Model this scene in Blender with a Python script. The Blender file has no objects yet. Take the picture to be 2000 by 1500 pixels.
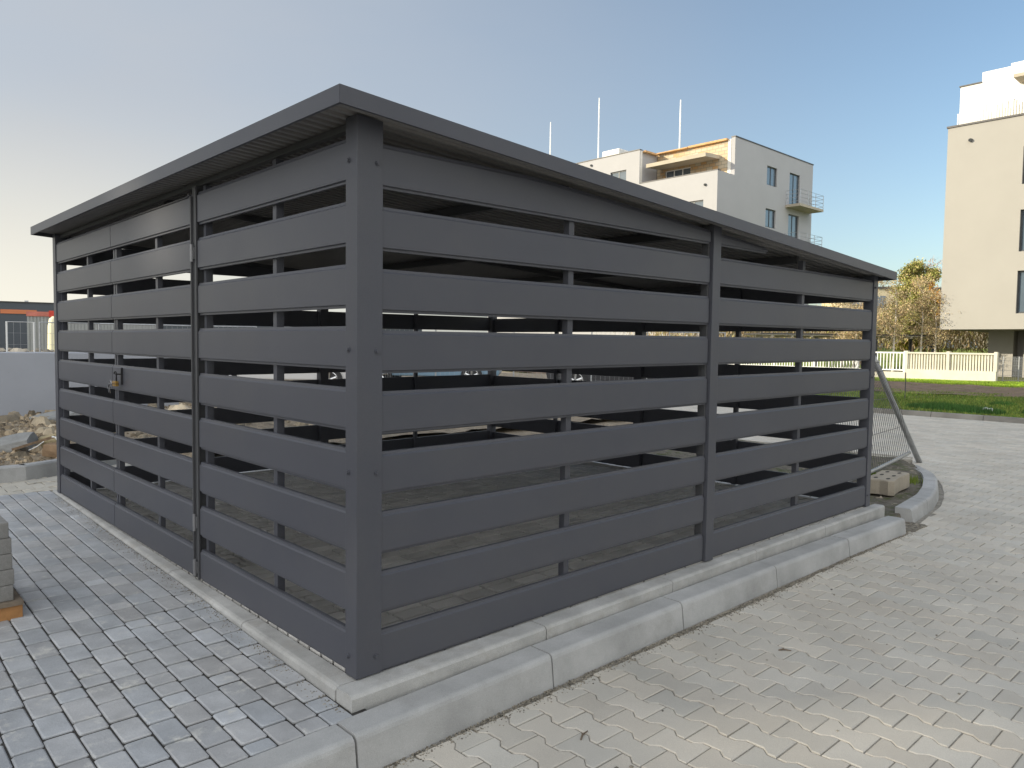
import bpy, math, random
from mathutils import Vector, Matrix
R = math.radians
random.seed(7)
S = bpy.context.scene
C = S.collection

# ------------------------------------------------------------ camera
cam = bpy.data.cameras.new("camera"); co = bpy.data.objects.new("camera", cam); C.objects.link(co)
cam.sensor_width = 36.0; cam.lens = 36.0*1476.375/2000.0; cam.clip_start = 0.05; cam.clip_end = 3000
yaw, pit, rol = R(46.8773), R(-3.07259), R(0.72972)
fw = Vector((math.cos(yaw)*math.cos(pit), math.sin(yaw)*math.cos(pit), math.sin(pit)))
rt = Vector((math.sin(yaw), -math.cos(yaw), 0)); up = rt.cross(fw)
rr = rt*math.cos(rol)+up*math.sin(rol); uu = -rt*math.sin(rol)+up*math.cos(rol)
CAM = Vector((-1.5162, -2.4716, 1.3565))
M = Matrix((rr, uu, -fw)).transposed().to_4x4(); M.translation = CAM
co.matrix_world = M
S.camera = co

# ------------------------------------------------------------ world, sun, exposure
SUN_AZ, SUN_EL = 146.0, 19.0
VEIL = (2.55, 2.72, 3.15); FILL_BANK = (9.0, 9.2, 9.9)
w = bpy.data.worlds.new("World"); S.world = w; w.use_nodes = True
nt = w.node_tree; nt.nodes.clear()
sky = nt.nodes.new("ShaderNodeTexSky"); sky.sky_type = 'NISHITA'; sky.sun_disc = False
sky.sun_elevation = R(SUN_EL); sky.sun_rotation = R(90-SUN_AZ)
sky.air_density = 1.0; sky.dust_density = 1.4; sky.ozone_density = 2.2; sky.altitude = 100
bg = nt.nodes.new("ShaderNodeBackground"); bg.inputs[1].default_value = 0.070
ow = nt.nodes.new("ShaderNodeOutputWorld")
tcw = nt.nodes.new("ShaderNodeTexCoord")
def wdot(v, lo, hi):
    d = nt.nodes.new("ShaderNodeVectorMath"); d.operation = 'DOT_PRODUCT'; d.inputs[1].default_value = v
    nt.links.new(tcw.outputs["Generated"], d.inputs[0])
    m = nt.nodes.new("ShaderNodeMapRange"); m.interpolation_type = 'SMOOTHSTEP'; m.inputs[1].default_value = lo; m.inputs[2].default_value = hi
    nt.links.new(d.outputs["Value"], m.inputs[0]); return m.outputs[0]
def wmul(a, b):
    m = nt.nodes.new("ShaderNodeMath"); m.operation = 'MULTIPLY'; nt.links.new(a, m.inputs[0])
    if isinstance(b, float): m.inputs[1].default_value = b
    else: nt.links.new(b, m.inputs[1])
    return m.outputs[0]
def wmix(base, fac, col):
    m = nt.nodes.new("ShaderNodeMix"); m.data_type = 'RGBA'; m.inputs[7].default_value = (*col, 1)
    nt.links.new(fac, m.inputs[0]); nt.links.new(base, m.inputs[6]); return m.outputs[2]
mpw = nt.nodes.new("ShaderNodeMapping"); mpw.inputs[3].default_value = (1.0, 1.3, 3.2); mpw.inputs[2].default_value = (0.3, 0.2, 0.5)
nzw = nt.nodes.new("ShaderNodeTexNoise"); nzw.inputs["Scale"].default_value = 1.6; nzw.inputs["Detail"].default_value = 7; nzw.inputs["Roughness"].default_value = 0.5
nt.links.new(tcw.outputs["Generated"], mpw.inputs[0]); nt.links.new(mpw.outputs[0], nzw.inputs["Vector"])
nr = nt.nodes.new("ShaderNodeMapRange"); nr.inputs[1].default_value = 0.3; nr.inputs[2].default_value = 0.7; nr.inputs[3].default_value = 0.72
nt.links.new(nzw.outputs["Fac"], nr.inputs[0])
# thin high veil thickening towards the sun side, plus a bright cloud added unseen behind the viewer for fill light
veil = wmul(wdot((-0.73, 0.68, -0.25), -0.75, 0.5), nr.outputs[0])
c1 = wmix(sky.outputs[0], veil, VEIL)
fill_bank = wmul(wdot((-0.68, -0.73, 0.12), 0.0, 0.65), nr.outputs[0])
glow = wmul(wmul(wdot((0, 0, -1.0), -0.30, 0.0), wdot((-0.73, 0.68, 0.0), -0.1, 0.6)), 0.85)
c2_ = wmix(wmix(c1, glow, (5.0, 4.8, 4.35)), fill_bank, FILL_BANK)
nt.links.new(c2_, bg.inputs[0]); nt.links.new(bg.outputs[0], ow.inputs[0])
sl = bpy.data.lights.new("sun", 'SUN'); sl.energy = 2.0; sl.angle = R(0.5); sl.color = (1.0, 0.91, 0.77)
so = bpy.data.objects.new("sun", sl); C.objects.link(so)
sd = Vector((math.cos(R(SUN_AZ))*math.cos(R(SUN_EL)), math.sin(R(SUN_AZ))*math.cos(R(SUN_EL)), math.sin(R(SUN_EL))))
so.rotation_euler = sd.to_track_quat('Z', 'Y').to_euler(); so.location = sd*60
S.view_settings.view_transform = 'Standard'; S.view_settings.look = 'None'
S.view_settings.exposure = 1.58; S.view_settings.gamma = 1.0
S.view_settings.use_white_balance = True; S.view_settings.white_balance_temperature = 6900; S.view_settings.white_balance_tint = 6
S.render.resolution_x = 1024; S.render.resolution_y = 768

# ------------------------------------------------------------ materials
def mat(name, col, rough=0.7, var=0.25, scale=6.0, bump=0.0, bscale=60.0, metal=0.0, spec=0.5,
        tint=False, blotch=None, bl_scale=9.0, bl_lo=0.58, bl_hi=0.72, col2=None, trans=0.0, speck=0.0, bdist=0.01):
    m = bpy.data.materials.new(name); m.use_nodes = True
    N = m.node_tree.nodes; L = m.node_tree.links; N.clear()
    out = N.new("ShaderNodeOutputMaterial"); p = N.new("ShaderNodeBsdfPrincipled")
    L.new(p.outputs[0], out.inputs[0])
    tc = N.new("ShaderNodeTexCoord")
    n = N.new("ShaderNodeTexNoise"); n.inputs["Scale"].default_value = scale; n.inputs["Detail"].default_value = 6
    n.inputs["Roughness"].default_value = 0.6
    L.new(tc.outputs["Object"], n.inputs["Vector"])
    mx = N.new("ShaderNodeMix"); mx.data_type = 'RGBA'
    c2 = col2 or tuple(c*(1+var) for c in col); c1 = tuple(c*(1-var) for c in col) if not col2 else col
    mx.inputs[6].default_value = (*c1, 1); mx.inputs[7].default_value = (*c2, 1)
    rp = N.new("ShaderNodeMapRange"); rp.inputs[1].default_value = 0.3; rp.inputs[2].default_value = 0.7
    L.new(n.outputs["Fac"], rp.inputs[0]); L.new(rp.outputs[0], mx.inputs[0])
    cur = mx.outputs[2]
    if tint:
        at = N.new("ShaderNodeVertexColor"); at.layer_name = "tint"
        mm = N.new("ShaderNodeMix"); mm.data_type = 'RGBA'; mm.blend_type = 'MULTIPLY'; mm.inputs[0].default_value = 1
        L.new(cur, mm.inputs[6]); L.new(at.outputs[0], mm.inputs[7]); cur = mm.outputs[2]
    if blotch:
        b = N.new("ShaderNodeTexNoise"); b.inputs["Scale"].default_value = bl_scale; b.inputs["Detail"].default_value = 8
        b.inputs["Roughness"].default_value = 0.72
        mp = N.new("ShaderNodeMapping"); mp.inputs[1].default_value = (3.1, 7.7, 1.3)
        L.new(tc.outputs["Object"], mp.inputs[0]); L.new(mp.outputs[0], b.inputs["Vector"])
        r2 = N.new("ShaderNodeMapRange"); r2.inputs[1].default_value = bl_lo; r2.inputs[2].default_value = bl_hi
        r2.inputs[4].default_value = 0.85
        L.new(b.outputs["Fac"], r2.inputs[0])
        m3 = N.new("ShaderNodeMix"); m3.data_type = 'RGBA'; m3.inputs[7].default_value = (*blotch, 1)
        L.new(r2.outputs[0], m3.inputs[0]); L.new(cur, m3.inputs[6]); cur = m3.outputs[2]
    if speck:
        v = N.new("ShaderNodeTexNoise"); v.inputs["Scale"].default_value = 420; v.inputs["Detail"].default_value = 2
        L.new(tc.outputs["Object"], v.inputs["Vector"])
        r3 = N.new("ShaderNodeMapRange"); r3.inputs[1].default_value = 0.3; r3.inputs[2].default_value = 0.7
        r3.inputs[3].default_value = 1-speck; r3.inputs[4].default_value = 1+speck
        L.new(v.outputs["Fac"], r3.inputs[0])
        m4 = N.new("ShaderNodeMix"); m4.data_type = 'RGBA'; m4.blend_type = 'MULTIPLY'; m4.inputs[0].default_value = 1
        L.new(cur, m4.inputs[6]); L.new(r3.outputs[0], m4.inputs[7]); cur = m4.outputs[2]
    L.new(cur, p.inputs["Base Color"])
    p.inputs["Roughness"].default_value = rough; p.inputs["Metallic"].default_value = metal
    p.inputs["Specular IOR Level"].default_value = spec
    if trans: p.inputs["Transmission Weight"].default_value = trans
    if bump:
        bn = N.new("ShaderNodeTexNoise"); bn.inputs["Scale"].default_value = bscale; bn.inputs["Detail"].default_value = 5
        L.new(tc.outputs["Object"], bn.inputs["Vector"])
        bm = N.new("ShaderNodeBump"); bm.inputs["Strength"].default_value = bump; bm.inputs["Distance"].default_value = bdist
        L.new(bn.outputs["Fac"], bm.inputs["Height"]); L.new(bm.outputs[0], p.inputs["Normal"])
    return m

steel = mat("anthracite_steel", (0.076, 0.079, 0.096), 0.42, 0.05, 1.3, bump=0.12, bscale=900, spec=0.45, bdist=0.001, speck=0.06, blotch=(.098, .098, .105), bl_scale=1.8, bl_lo=.42, bl_hi=.95)
steel_in = mat("dark_steel_frame", (0.07, 0.071, 0.076), 0.5, 0.1, 2)
galv = mat("galvanised_steel", (0.42, 0.43, 0.44), 0.42, 0.15, 12, metal=0.6, bump=0.05)
corr = mat("corrugated_sheet", (0.24, 0.23, 0.225), 0.45, 0.1, 2)
conc_kerb = mat("kerb_concrete", (0.42, 0.42, 0.415), 0.85, 0.2, 3.0, bump=0.35, bscale=160, blotch=(0.29, 0.28, 0.265), bl_scale=4.5, bl_lo=0.54, bl_hi=0.85, speck=0.14, bdist=0.003)
conc_strip = mat("edging_concrete", (0.44, 0.435, 0.42), 0.88, 0.22, 5, bump=0.5, bscale=140, blotch=(0.34, 0.31, 0.27), bl_scale=7, bl_lo=0.52, bl_hi=0.8, speck=0.16, bdist=0.003)
road_m = mat("road_paver", (0.545, 0.51, 0.45), 0.88, 0.1, 1.6, bump=0.4, bscale=180, tint=True, blotch=(0.60, 0.56, 0.49), bl_scale=1.7, bl_lo=0.5, bl_hi=0.8, speck=0.12, bdist=0.003)
sand_m = mat("joint_sand", (0.29, 0.27, 0.235), 0.95, 0.3, 14, bump=0.8, bscale=120, speck=0.35)
pave_m = mat("grey_paver", (0.40, 0.41, 0.425), 0.8, 0.16, 7, bump=0.45, bscale=90, tint=True, blotch=(0.62, 0.61, 0.57), bl_scale=9.5, bl_lo=0.56, bl_hi=0.70, speck=0.12, bdist=0.004)
floor_m = mat("floor_paver", (0.66, 0.64, 0.61), 0.85, 0.12, 5, bump=0.3, bscale=120, tint=True, speck=0.12, bdist=0.003)
joint_dark = mat("dark_joint_sand", (0.045, 0.042, 0.038), 0.95, 0.4, 20, bump=0.6)
dirt_m = mat("rubble_dirt", (0.29, 0.235, 0.17), 0.95, 0.4, 8, bump=1.0, bscale=35, blotch=(0.33, 0.29, 0.22), bl_scale=4, bl_lo=0.5, bl_hi=0.7, bdist=0.03)
soil_m = mat("grey_soil", (0.17, 0.15, 0.12), 0.95, 0.4, 10, bump=1.0, bscale=60, blotch=(0.08, 0.10, 0.03), bl_scale=6, bl_lo=0.5, bl_hi=0.62, bdist=0.02)
rock_m = mat("rubble_stone", (0.40, 0.35, 0.28), 0.92, 0.35, 3, bump=0.6, bscale=30, tint=True, bdist=0.02)
wall_m = mat("cast_concrete_wall", (0.385, 0.40, 0.44), 0.8, 0.07, 1.2, bump=0.12, bscale=30, blotch=(0.22, 0.22, 0.23), bl_scale=14, bl_lo=0.655, bl_hi=0.70)
wood_m = mat("pallet_wood", (0.42, 0.21, 0.08), 0.8, 0.3, 9, bump=0.4, bscale=40)
slab_m = mat("stacked_slab_concrete", (0.25, 0.245, 0.235), 0.9, 0.2, 14, bump=0.5, bscale=130, speck=0.15, bdist=0.003)
brass = mat("brass", (0.55, 0.33, 0.09), 0.35, 0.1, 20, metal=0.9)
black_m = mat("black_plastic", (0.02, 0.02, 0.022), 0.5)
chrome = mat("steel_shine", (0.6, 0.6, 0.6), 0.25, 0.05, 10, metal=1.0)
grass_soil = mat("mown_verge_soil", (0.10, 0.12, 0.03), 0.95, 0.45, 1.5, bump=1.0, bscale=12, blotch=(0.17, 0.125, 0.085), bl_scale=1.2, bl_lo=0.5, bl_hi=0.6, bdist=0.05)
brown_soil = mat("turned_soil", (0.19, 0.135, 0.10), 0.95, 0.3, 2, bump=1.0, bscale=9, bdist=0.06)
blade_m = mat("grass_blade", (0.135, 0.215, 0.03), 0.75, 0.35, 0.8, tint=True)
render_cream = mat("cream_render", (0.39, 0.385, 0.39), 0.9, 0.03, 0.6, bump=0.1, bscale=60)
render_beige = mat("beige_render", (0.345, 0.33, 0.30), 0.9, 0.03, 0.5, bump=0.1, bscale=60)
render_white = mat("white_render", (0.78, 0.76, 0.70), 0.9, 0.03, 1)
render_grey = mat("grey_render", (0.36, 0.34, 0.31), 0.9, 0.05, 0.8)
capm = mat("dark_coping", (0.06, 0.055, 0.055), 0.5)
glass_m = mat("window_glass", (0.10, 0.13, 0.16), 0.06, 0.1, 1, spec=1.0)
frame_dark = mat("dark_window_frame", (0.05, 0.055, 0.06), 0.4)
frame_white = mat("white_frame", (0.75, 0.75, 0.74), 0.4, 0.03)
timber = mat("roof_edge_timber", (0.55, 0.33, 0.15), 0.8, 0.2, 3)
brick = None
foam = mat("insulation_white", (0.75, 0.72, 0.66), 0.9, 0.08, 2)
balc_m = mat("balcony_concrete", (0.42, 0.37, 0.29), 0.85, 0.1, 1)
pole_white = mat("white_pole", (0.8, 0.8, 0.78), 0.4, 0.03)
fence_cream = mat("cream_concrete_fence", (0.58, 0.55, 0.46), 0.85, 0.1, 2)
bark_m = mat("brown_bark", (0.16, 0.12, 0.085), 0.9, 0.3, 6)
birch_m = mat("birch_bark", (0.62, 0.56, 0.46), 0.85, 0.4, 3)
asphalt_far = mat("far_field", (0.17, 0.17, 0.09), 0.95, 0.3, 0.05)
ware_m = mat("warehouse_cladding", (0.07, 0.08, 0.095), 0.6, 0.05, 0.3)
orange_m = mat("orange_cladding", (0.6, 0.19, 0.08), 0.6, 0.05, 1)
red_m = mat("red_paint", (0.55, 0.05, 0.03), 0.6, 0.25, 8)
cont_m = mat("grey_container", (0.30, 0.31, 0.31), 0.6, 0.05, 1)
def leafmat(name, c): return mat(name, c, 0.8, 0.3, 0.6, tint=True)

def brickmat():
    m = bpy.data.materials.new("hollow_block_wall"); m.use_nodes = True
    N = m.node_tree.nodes; L = m.node_tree.links; p = N["Principled BSDF"]
    tc = N.new("ShaderNodeTexCoord"); mp = N.new("ShaderNodeMapping"); mp.inputs[2].default_value = (R(90), 0, R(90))
    b = N.new("ShaderNodeTexBrick"); b.inputs["Scale"].default_value = 1.0
    b.inputs["Brick Width"].default_value = 0.5; b.inputs["Row Height"].default_value = 0.25
    b.inputs["Mortar Size"].default_value = 0.02
    b.inputs["Color1"].default_value = (0.55, 0.34, 0.16, 1); b.inputs["Color2"].default_value = (0.52, 0.47, 0.36, 1)
    b.inputs["Mortar"].default_value = (0.3, 0.26, 0.2, 1)
    sp = N.new("ShaderNodeSeparateXYZ"); cb = N.new("ShaderNodeCombineXYZ")
    L.new(tc.outputs["Object"], sp.inputs[0]); L.new(sp.outputs[1], cb.inputs[0]); L.new(sp.outputs[2], cb.inputs[1])
    L.new(cb.outputs[0], b.inputs["Vector"]); L.new(b.outputs[0], p.inputs["Base Color"]); p.inputs["Roughness"].default_value = 0.9
    return m
brick = brickmat()

# ------------------------------------------------------------ mesh builder
class MB:
    def __init__(s): s.v = []; s.f = []; s.t = []
    def quad(s, pts, t=1.0):
        i = len(s.v); s.v += [tuple(p) for p in pts]; s.f.append(tuple(range(i, i+len(pts)))); s.t.append(t)
    def box(s, x0, x1, y0, y1, z0, z1, t=1.0, M=None):
        P = [(x, y, z) for z in (z0, z1) for y in (y0, y1) for x in (x0, x1)]
        if M is not None: P = [tuple(M @ Vector(p)) for p in P]
        i = len(s.v); s.v += P
        for f in ((0, 2, 3, 1), (4, 5, 7, 6), (0, 1, 5, 4), (2, 6, 7, 3), (0, 4, 6, 2), (1, 3, 7, 5)):
            s.f.append(tuple(i+k for k in f)); s.t.append(t)
    def loft(s, secs, closed=True, caps=True, t=1.0):
        i = len(s.v); n = len(secs[0])
        for q in secs: s.v += [tuple(p) for p in q]
        for a in range(len(secs)-1):
            for b in range(n if closed else n-1):
                c = (b+1) % n
                s.f.append((i+a*n+b, i+a*n+c, i+(a+1)*n+c, i+(a+1)*n+b)); s.t.append(t)
        if caps and closed:
            s.f.append(tuple(i+k for k in range(n))[::-1]); s.t.append(t)
            s.f.append(tuple(i+(len(secs)-1)*n+k for k in range(n))); s.t.append(t)
    def tube(s, pts, r, n=8, t=1.0):
        pts = [Vector(p) for p in pts]; secs = []
        rs = r if isinstance(r, (list, tuple)) else [r]*len(pts)
        prev = None
        for k, p in enumerate(pts):
            d = (pts[min(k+1, len(pts)-1)]-pts[max(k-1, 0)]).normalized()
            a = Vector((0, 0, 1)) if abs(d.z) < 0.9 else Vector((1, 0, 0))
            if prev is None: u = d.cross(a).normalized()
            else:
                u = (prev - d*prev.dot(d)).normalized()
            prev = u; v = d.cross(u)
            secs.append([p+u*math.cos(2*math.pi*j/n)*rs[k]+v*math.sin(2*math.pi*j/n)*rs[k] for j in range(n)])
        s.loft(secs, t=t)
    def build(s, name, m, parent=None, loc=None, smooth=False, bevel=0, solidify=None):
        if loc is None:
            if parent is not None: loc = Vector((0, 0, 0)); off = Vector(parent.matrix_world_loc)
            else:
                xs = [p[0] for p in s.v]; ys = [p[1] for p in s.v]; zs = [p[2] for p in s.v]
                off = Vector(((min(xs)+max(xs))/2, (min(ys)+max(ys))/2, min(zs))); loc = off
        me = bpy.data.meshes.new(name)
        me.from_pydata([tuple(Vector(p)-off) for p in s.v], [], s.f)
        ca = me.color_attributes.new("tint", 'FLOAT_COLOR', 'CORNER')
        buf = []
        for pl, t in zip(me.polygons, s.t):
            c = (t, t, t, 1) if not isinstance(t, tuple) else (*t, 1)
            buf += list(c)*len(pl.vertices)
        ca.data.foreach_set("color", buf)
        me.materials.append(m)
        if smooth: me.polygons.foreach_set("use_smooth", [True]*len(me.polygons))
        me.validate(); me.update()
        o = bpy.data.objects.new(name, me); C.objects.link(o); o.location = loc
        if parent is not None: o.parent = parent.ob
        if bevel:
            b = o.modifiers.new("b", 'BEVEL'); b.width = bevel; b.segments = 2; b.limit_method = 'ANGLE'
        return o
class Root:
    def __init__(s, name, loc, label, cat, group=None):
        s.ob = bpy.data.objects.new(name, None); C.objects.link(s.ob); s.ob.location = loc; s.ob.empty_display_size = 0.2
        s.ob["label"] = label; s.ob["category"] = cat
        if group: s.ob["group"] = group
        s.matrix_world_loc = loc
class Sub:   # lets a sub-part be parented to a part whose mesh is already offset to the root
    def __init__(s, ob, root): s.ob = ob; s.matrix_world_loc = root.matrix_world_loc
def tag(o, label, cat, group=None):
    o["label"] = label; o["category"] = cat
    if group: o["group"] = group
    return o
def struct(o, kind="structure"):
    o["kind"] = kind; return o
def proj(p):
    d = Vector(p)-CAM; z = d.dot(fw)
    if z < 0.15: return None
    return 1000+1476.4*d.dot(rr)/z, 750-1476.4*d.dot(uu)/z, z
def seen(p, m=120):
    q = proj(p); return q is not None and -m < q[0] < 2000+m and -m < q[1] < 1500+m

# ------------------------------------------------------------ ground heights
def zroad(x, y): return -0.142+0.0055*max(0.0, min(x, 4.0))
def zpav(y):
    return 0.0+0.028*(y+0.14) if y < 1.5 else 0.046+0.004*(y-1.5)
KO = [(5.21, -0.216), (5.70, -0.149), (6.26, -0.074), (6.9, 0.096), (7.56, 0.329), (8.4, 0.75), (8.75, 1.05)]
def ylim(x):
    if x < 5.0: return -0.268
    if x < KO[0][0]: return -0.225
    for a, b in zip(KO, KO[1:]):
        if x <= b[0]: return a[1]+(b[1]-a[1])*(x-a[0])/(b[0]-a[0])-0.004
    return 13.0

# base sheets
g = MB(); g.quad([(-900, -900, -0.6), (900, -900, -0.6), (900, 900, -0.6), (-900, 900, -0.6)])
struct(g.build("ground", asphalt_far))
g = MB()
def sheet(g, x0, x1, y0, y1, nx, ny, f):
    i = len(g.v)
    for b in range(ny+1):
        for a in range(nx+1):
            x = x0+(x1-x0)*a/nx; y = y0+(y1-y0)*b/ny; g.v.append((x, y, f(x, y)))
    for b in range(ny):
        for a in range(nx):
            k = i+b*(nx+1)+a; g.f.append((k, k+1, k+nx+2, k+nx+1)); g.t.append(1.0)
sheet(g, -6, 4, -12, -0.2, 10, 10, lambda x, y: zroad(x, y)-0.0055)
sheet(g, 4, 16.35, -20, 14, 10, 10, lambda x, y: zroad(x, y)-0.0055)
sheet(g, -6, 4, -40, -12, 5, 5, lambda x, y: zroad(x, y)-0.0055)
struct(g.build("road_bed", sand_m))

# wavy interlocking road stones
def stone(g, out, ins, zt, t, tilt=(0, 0), cx=0, cy=0, depth=0.02, bz=0.003):
    n = len(out)
    zf = lambda p, d: zt+tilt[0]*(p[0]-cx)+tilt[1]*(p[1]-cy)-d
    i = len(g.v)
    g.v += [(p[0], p[1], zf(p, 0)) for p in ins]; g.v += [(p[0], p[1], zf(p, bz)) for p in out]
    g.v += [(p[0], p[1], zf(p, depth)) for p in out]
    g.f.append(tuple(range(i, i+n))); g.t.append(t)
    for a in range(n):
        b = (a+1) % n
        g.f.append((i+n+a, i+n+b, i+b, i+a)); g.t.append(t)
        g.f.append((i+2*n+a, i+2*n+b, i+n+b, i+n+a)); g.t.append(t)
def behaton(cx, cy, e, L=0.2, Wd=0.1375, a=0.0135, along='y'):
    h = L/2-e; w = Wd/2-e
    prof = [(-h, w+a), (-0.064, w+a), (-0.034, w-a), (0.034, w-a), (0.064, w+a), (h, w+a)]
    pts = prof+[(u, -v) for u, v in prof[::-1]]
    pts = pts[::-1]
    return [(cx+v, cy+u) for u, v in pts][::-1] if along == 'y' else [(cx+u, cy+v) for u, v in pts]
rd = MB(); rng = random.Random(3)
for k in range(-30, 113):
    cx = 0.97+0.1375*k
    if cx > 16.25: break
    off = -0.79 if k % 2 == 0 else -0.689
    for j in range(-44, 66):
        cy = off+0.2*j
        if cy-0.1 > ylim(cx): continue
        if cx < 8.7 and cy > 1.2: continue
        if not seen((cx, cy, -0.13), 520): continue
        q = proj((cx, cy, -0.13))
        if q[1] < 690: continue
        e = 0.0028
        o_ = behaton(cx, cy, e); i_ = behaton(cx, cy, e+0.004)
        yl = ylim(cx)
        o_ = [(x, min(y, ylim(x)-0.02)) for x, y in o_]; i_ = [(x, min(y, ylim(x)-0.023)) for x, y in i_]
        if max(p[1] for p in i_)-min(p[1] for p in i_) < 0.03: continue
        tt = 1+rng.uniform(-0.09, 0.09); wv = rng.uniform(-0.02, 0.02)
        stone(rd, o_, i_, zroad(cx, cy)+rng.uniform(-0.0015, 0.0015), (tt+wv, tt, tt-wv),
              (rng.uniform(-.012, .012), rng.uniform(-.012, .012)), cx, cy)
struct(rd.build("road", road_m))

# grey pavement in front of the gate: straight courses of mixed lengths
pv = MB(); rng = random.Random(11)
for k in range(-26, 4):
    xa = -0.485+0.0985*k; y = -0.148-rng.uniform(0, 0.12); first = True
    while y < 4.85:
        L = rng.choice([0.165, 0.165, 0.165, 0.165, 0.18, 0.20, 0.10])
        y0 = max(y, -0.145); y1 = min(y+L, 4.86)
        if y1-y0 > 0.03 and seen((xa, (y0+y1)/2, 0.02), 700):
            jt = 0.0042
            x0 = xa+0.015*(y0+y1)/2+.003; x1 = x0+0.0985-.006
            def rect(e): return [(x0+e, y0+jt+e), (x1-e, y0+jt+e), (x1-e, y1-jt-e), (x0+e, y1-jt-e)]
            def chip(e):
                c = 0.006
                return [(x0+e+c, y0+jt+e), (x1-e-c, y0+jt+e), (x1-e, y0+jt+e+c), (x1-e, y1-jt-e-c), (x1-e-c, y1-jt-e), (x0+e+c, y1-jt-e), (x0+e, y1-jt-e-c), (x0+e, y0+jt+e+c)]
            tt = 1+rng.uniform(-0.11, 0.11)
            if rng.random() < 0.07: tt *= 1.25
            wv = rng.uniform(-0.02, 0.025)
            ym = (y0+y1)/2
            stone(pv, chip(0), chip(0.005), zpav(ym)+rng.uniform(-0.0015, 0.0015), (tt+wv, tt, tt-wv), (rng.uniform(-.01, .01), 0.012+rng.uniform(-.01, .01)), (x0+x1)/2, ym, bz=0.004)
        y += L
struct(pv.build("pavement", pave_m))
g = MB(); sheet(g, -6, -0.03, -0.15, 5.7, 6, 14, lambda x, y: zpav(y)-0.007)
struct(g.build("pavement_bed", joint_dark))
# pale wavy paving past the pavement
pv2 = MB()
for k in range(0, 9):
    cy = 4.93+0.1375*k; 
    for j in range(-16, 34):
        cx = -1.5+0.2*j+(0.1 if k % 2 else 0)
        if cx > -0.02 and cy < 4.8: continue
        if not seen((cx, cy, 0.06), 500): continue
        tt = 1+rng.uniform(-0.1, 0.1)
        stone(pv2, behaton(cx, cy, 0.0028, along='x'), behaton(cx, cy, 0.0065, along='x'), 0.062+rng.uniform(-.004, .004), (tt, tt, tt*0.98), (rng.uniform(-.03, .03), rng.uniform(-.03, .03)), cx, cy)
struct(pv2.build("path", road_m))
g = MB(); sheet(g, -3, 5, 4.85, 6.6, 8, 4, lambda x, y: 0.053)
struct(g.build("path_bed", sand_m))

# floor inside the shelter
fl = MB(); rng = random.Random(5)
for k in range(0, 48):
    y0 = 0.008+0.0985*k
    if y0 > 4.66: break
    x = 0.0-rng.choice([0.05, 0.1, 0.15]); 
    while x < 4.86:
        L = 0.198; xa = max(x, 0.008); xb = min(x+L, 4.87)
        if xb-xa > 0.02:
            jt = 0.008; z = 0.062+0.002*(y0/4.6)+rng.uniform(-.001, .001)
            R4 = lambda e: [(xa+jt+e, y0+jt+e), (xb-jt-e, y0+jt+e), (xb-jt-e, y0+0.0985-jt-e), (xa+jt+e, y0+0.0985-jt-e)]
            tt = 1+rng.uniform(-0.12, 0.12)
            stone(fl, R4(0), R4(0.004), z, (tt, tt, tt), (0, 0), 0, 0)
        x += L
struct(fl.build("paved_floor", floor_m))
g = MB(); g.box(0.0055, 4.87, 0.0055, 4.72, -0.2, 0.046); struct(g.build("floor_bed", joint_dark))

# ------------------------------------------------------------ kerbs and edgings
def kerb_section(p, n, zt, zb, w=0.145, ch=0.02):
    # p = point on back edge, n = unit outward (towards road)
    prof = [(0, zb-0.1), (0, zt), (w-0.036, zt), (w-0.027, zt-0.003), (w-0.019, zt-0.010), (w-0.014, zt-0.022), (w, zb), (w, zb-0.1)]
    return [(p[0]+n[0]*a, p[1]+n[1]*a, z) for a, z in prof]
kb = MB()
edges = [-4.17, -3.17, -2.17, -1.17, -0.169, 0.831, 1.832, 2.846, 3.858, 4.87]
yb = [-0.2, -0.19, -0.18, -0.165, -0.142, -0.112, -0.102, -0.100, -0.118, -0.138]
rng = random.Random(2)
for a in range(len(edges)-1):
    x0, x1 = edges[a]+0.0045, edges[a+1]-0.0045; dz = rng.uniform(-0.003, 0.003)
    kb.loft([kerb_section((x, yb[a]+(yb[a+1]-yb[a])*u), (0, -1), 0.0+dz, -0.14) for x, u in ((x0, 0), (x0+(x1-x0)*.5, .5), (x1, 1))])
# curved kerb that sinks towards the far end
IN = [(5.25, -0.045), (6.05, 0.048), (6.56, 0.168), (7.15, 0.353), (7.57, 0.518), (8.4, 0.92), (8.62, 1.035)]
def interp(P, n):
    ls = [0]
    for a, b in zip(P, P[1:]): ls.append(ls[-1]+math.dist(a, b))
    out = []
    for i in range(n):
        s_ = ls[-1]*i/(n-1)
        for k in range(len(P)-1):
            if s_ <= ls[k+1]+1e-9:
                u = (s_-ls[k])/(ls[k+1]-ls[k]); out.append((P[k][0]+(P[k+1][0]-P[k][0])*u, P[k][1]+(P[k+1][1]-P[k][1])*u)); break
    return out, ls[-1]
P_, LL = interp(IN, 49)
P_ = [((P_[max(i-1, 0)][0]+P_[i][0]*2+P_[min(i+1, 48)][0])/4, (P_[max(i-1, 0)][1]+P_[i][1]*2+P_[min(i+1, 48)][1])/4) for i in range(49)]
nseg = 6
for sgi in range(nseg):
    i0, i1 = sgi*8, sgi*8+8; secs = []
    for i in range(i0, i1+1):
        a = P_[max(i-1, 0)]; b = P_[min(i+1, 48)]; d = Vector((b[0]-a[0], b[1]-a[1])).normalized()
        sh = 0.004 if i == i0 else (-0.004 if i == i1 else 0)
        u = i/48; zt = 0.0-0.02*u-0.085*max(0, (u-0.62)/0.38)
        secs.append(kerb_section((P_[i][0]+d.x*sh, P_[i][1]+d.y*sh), (d.y, -d.x), zt, -0.13, w=0.145))
    kb.loft(secs)
kb2 = MB()
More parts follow.
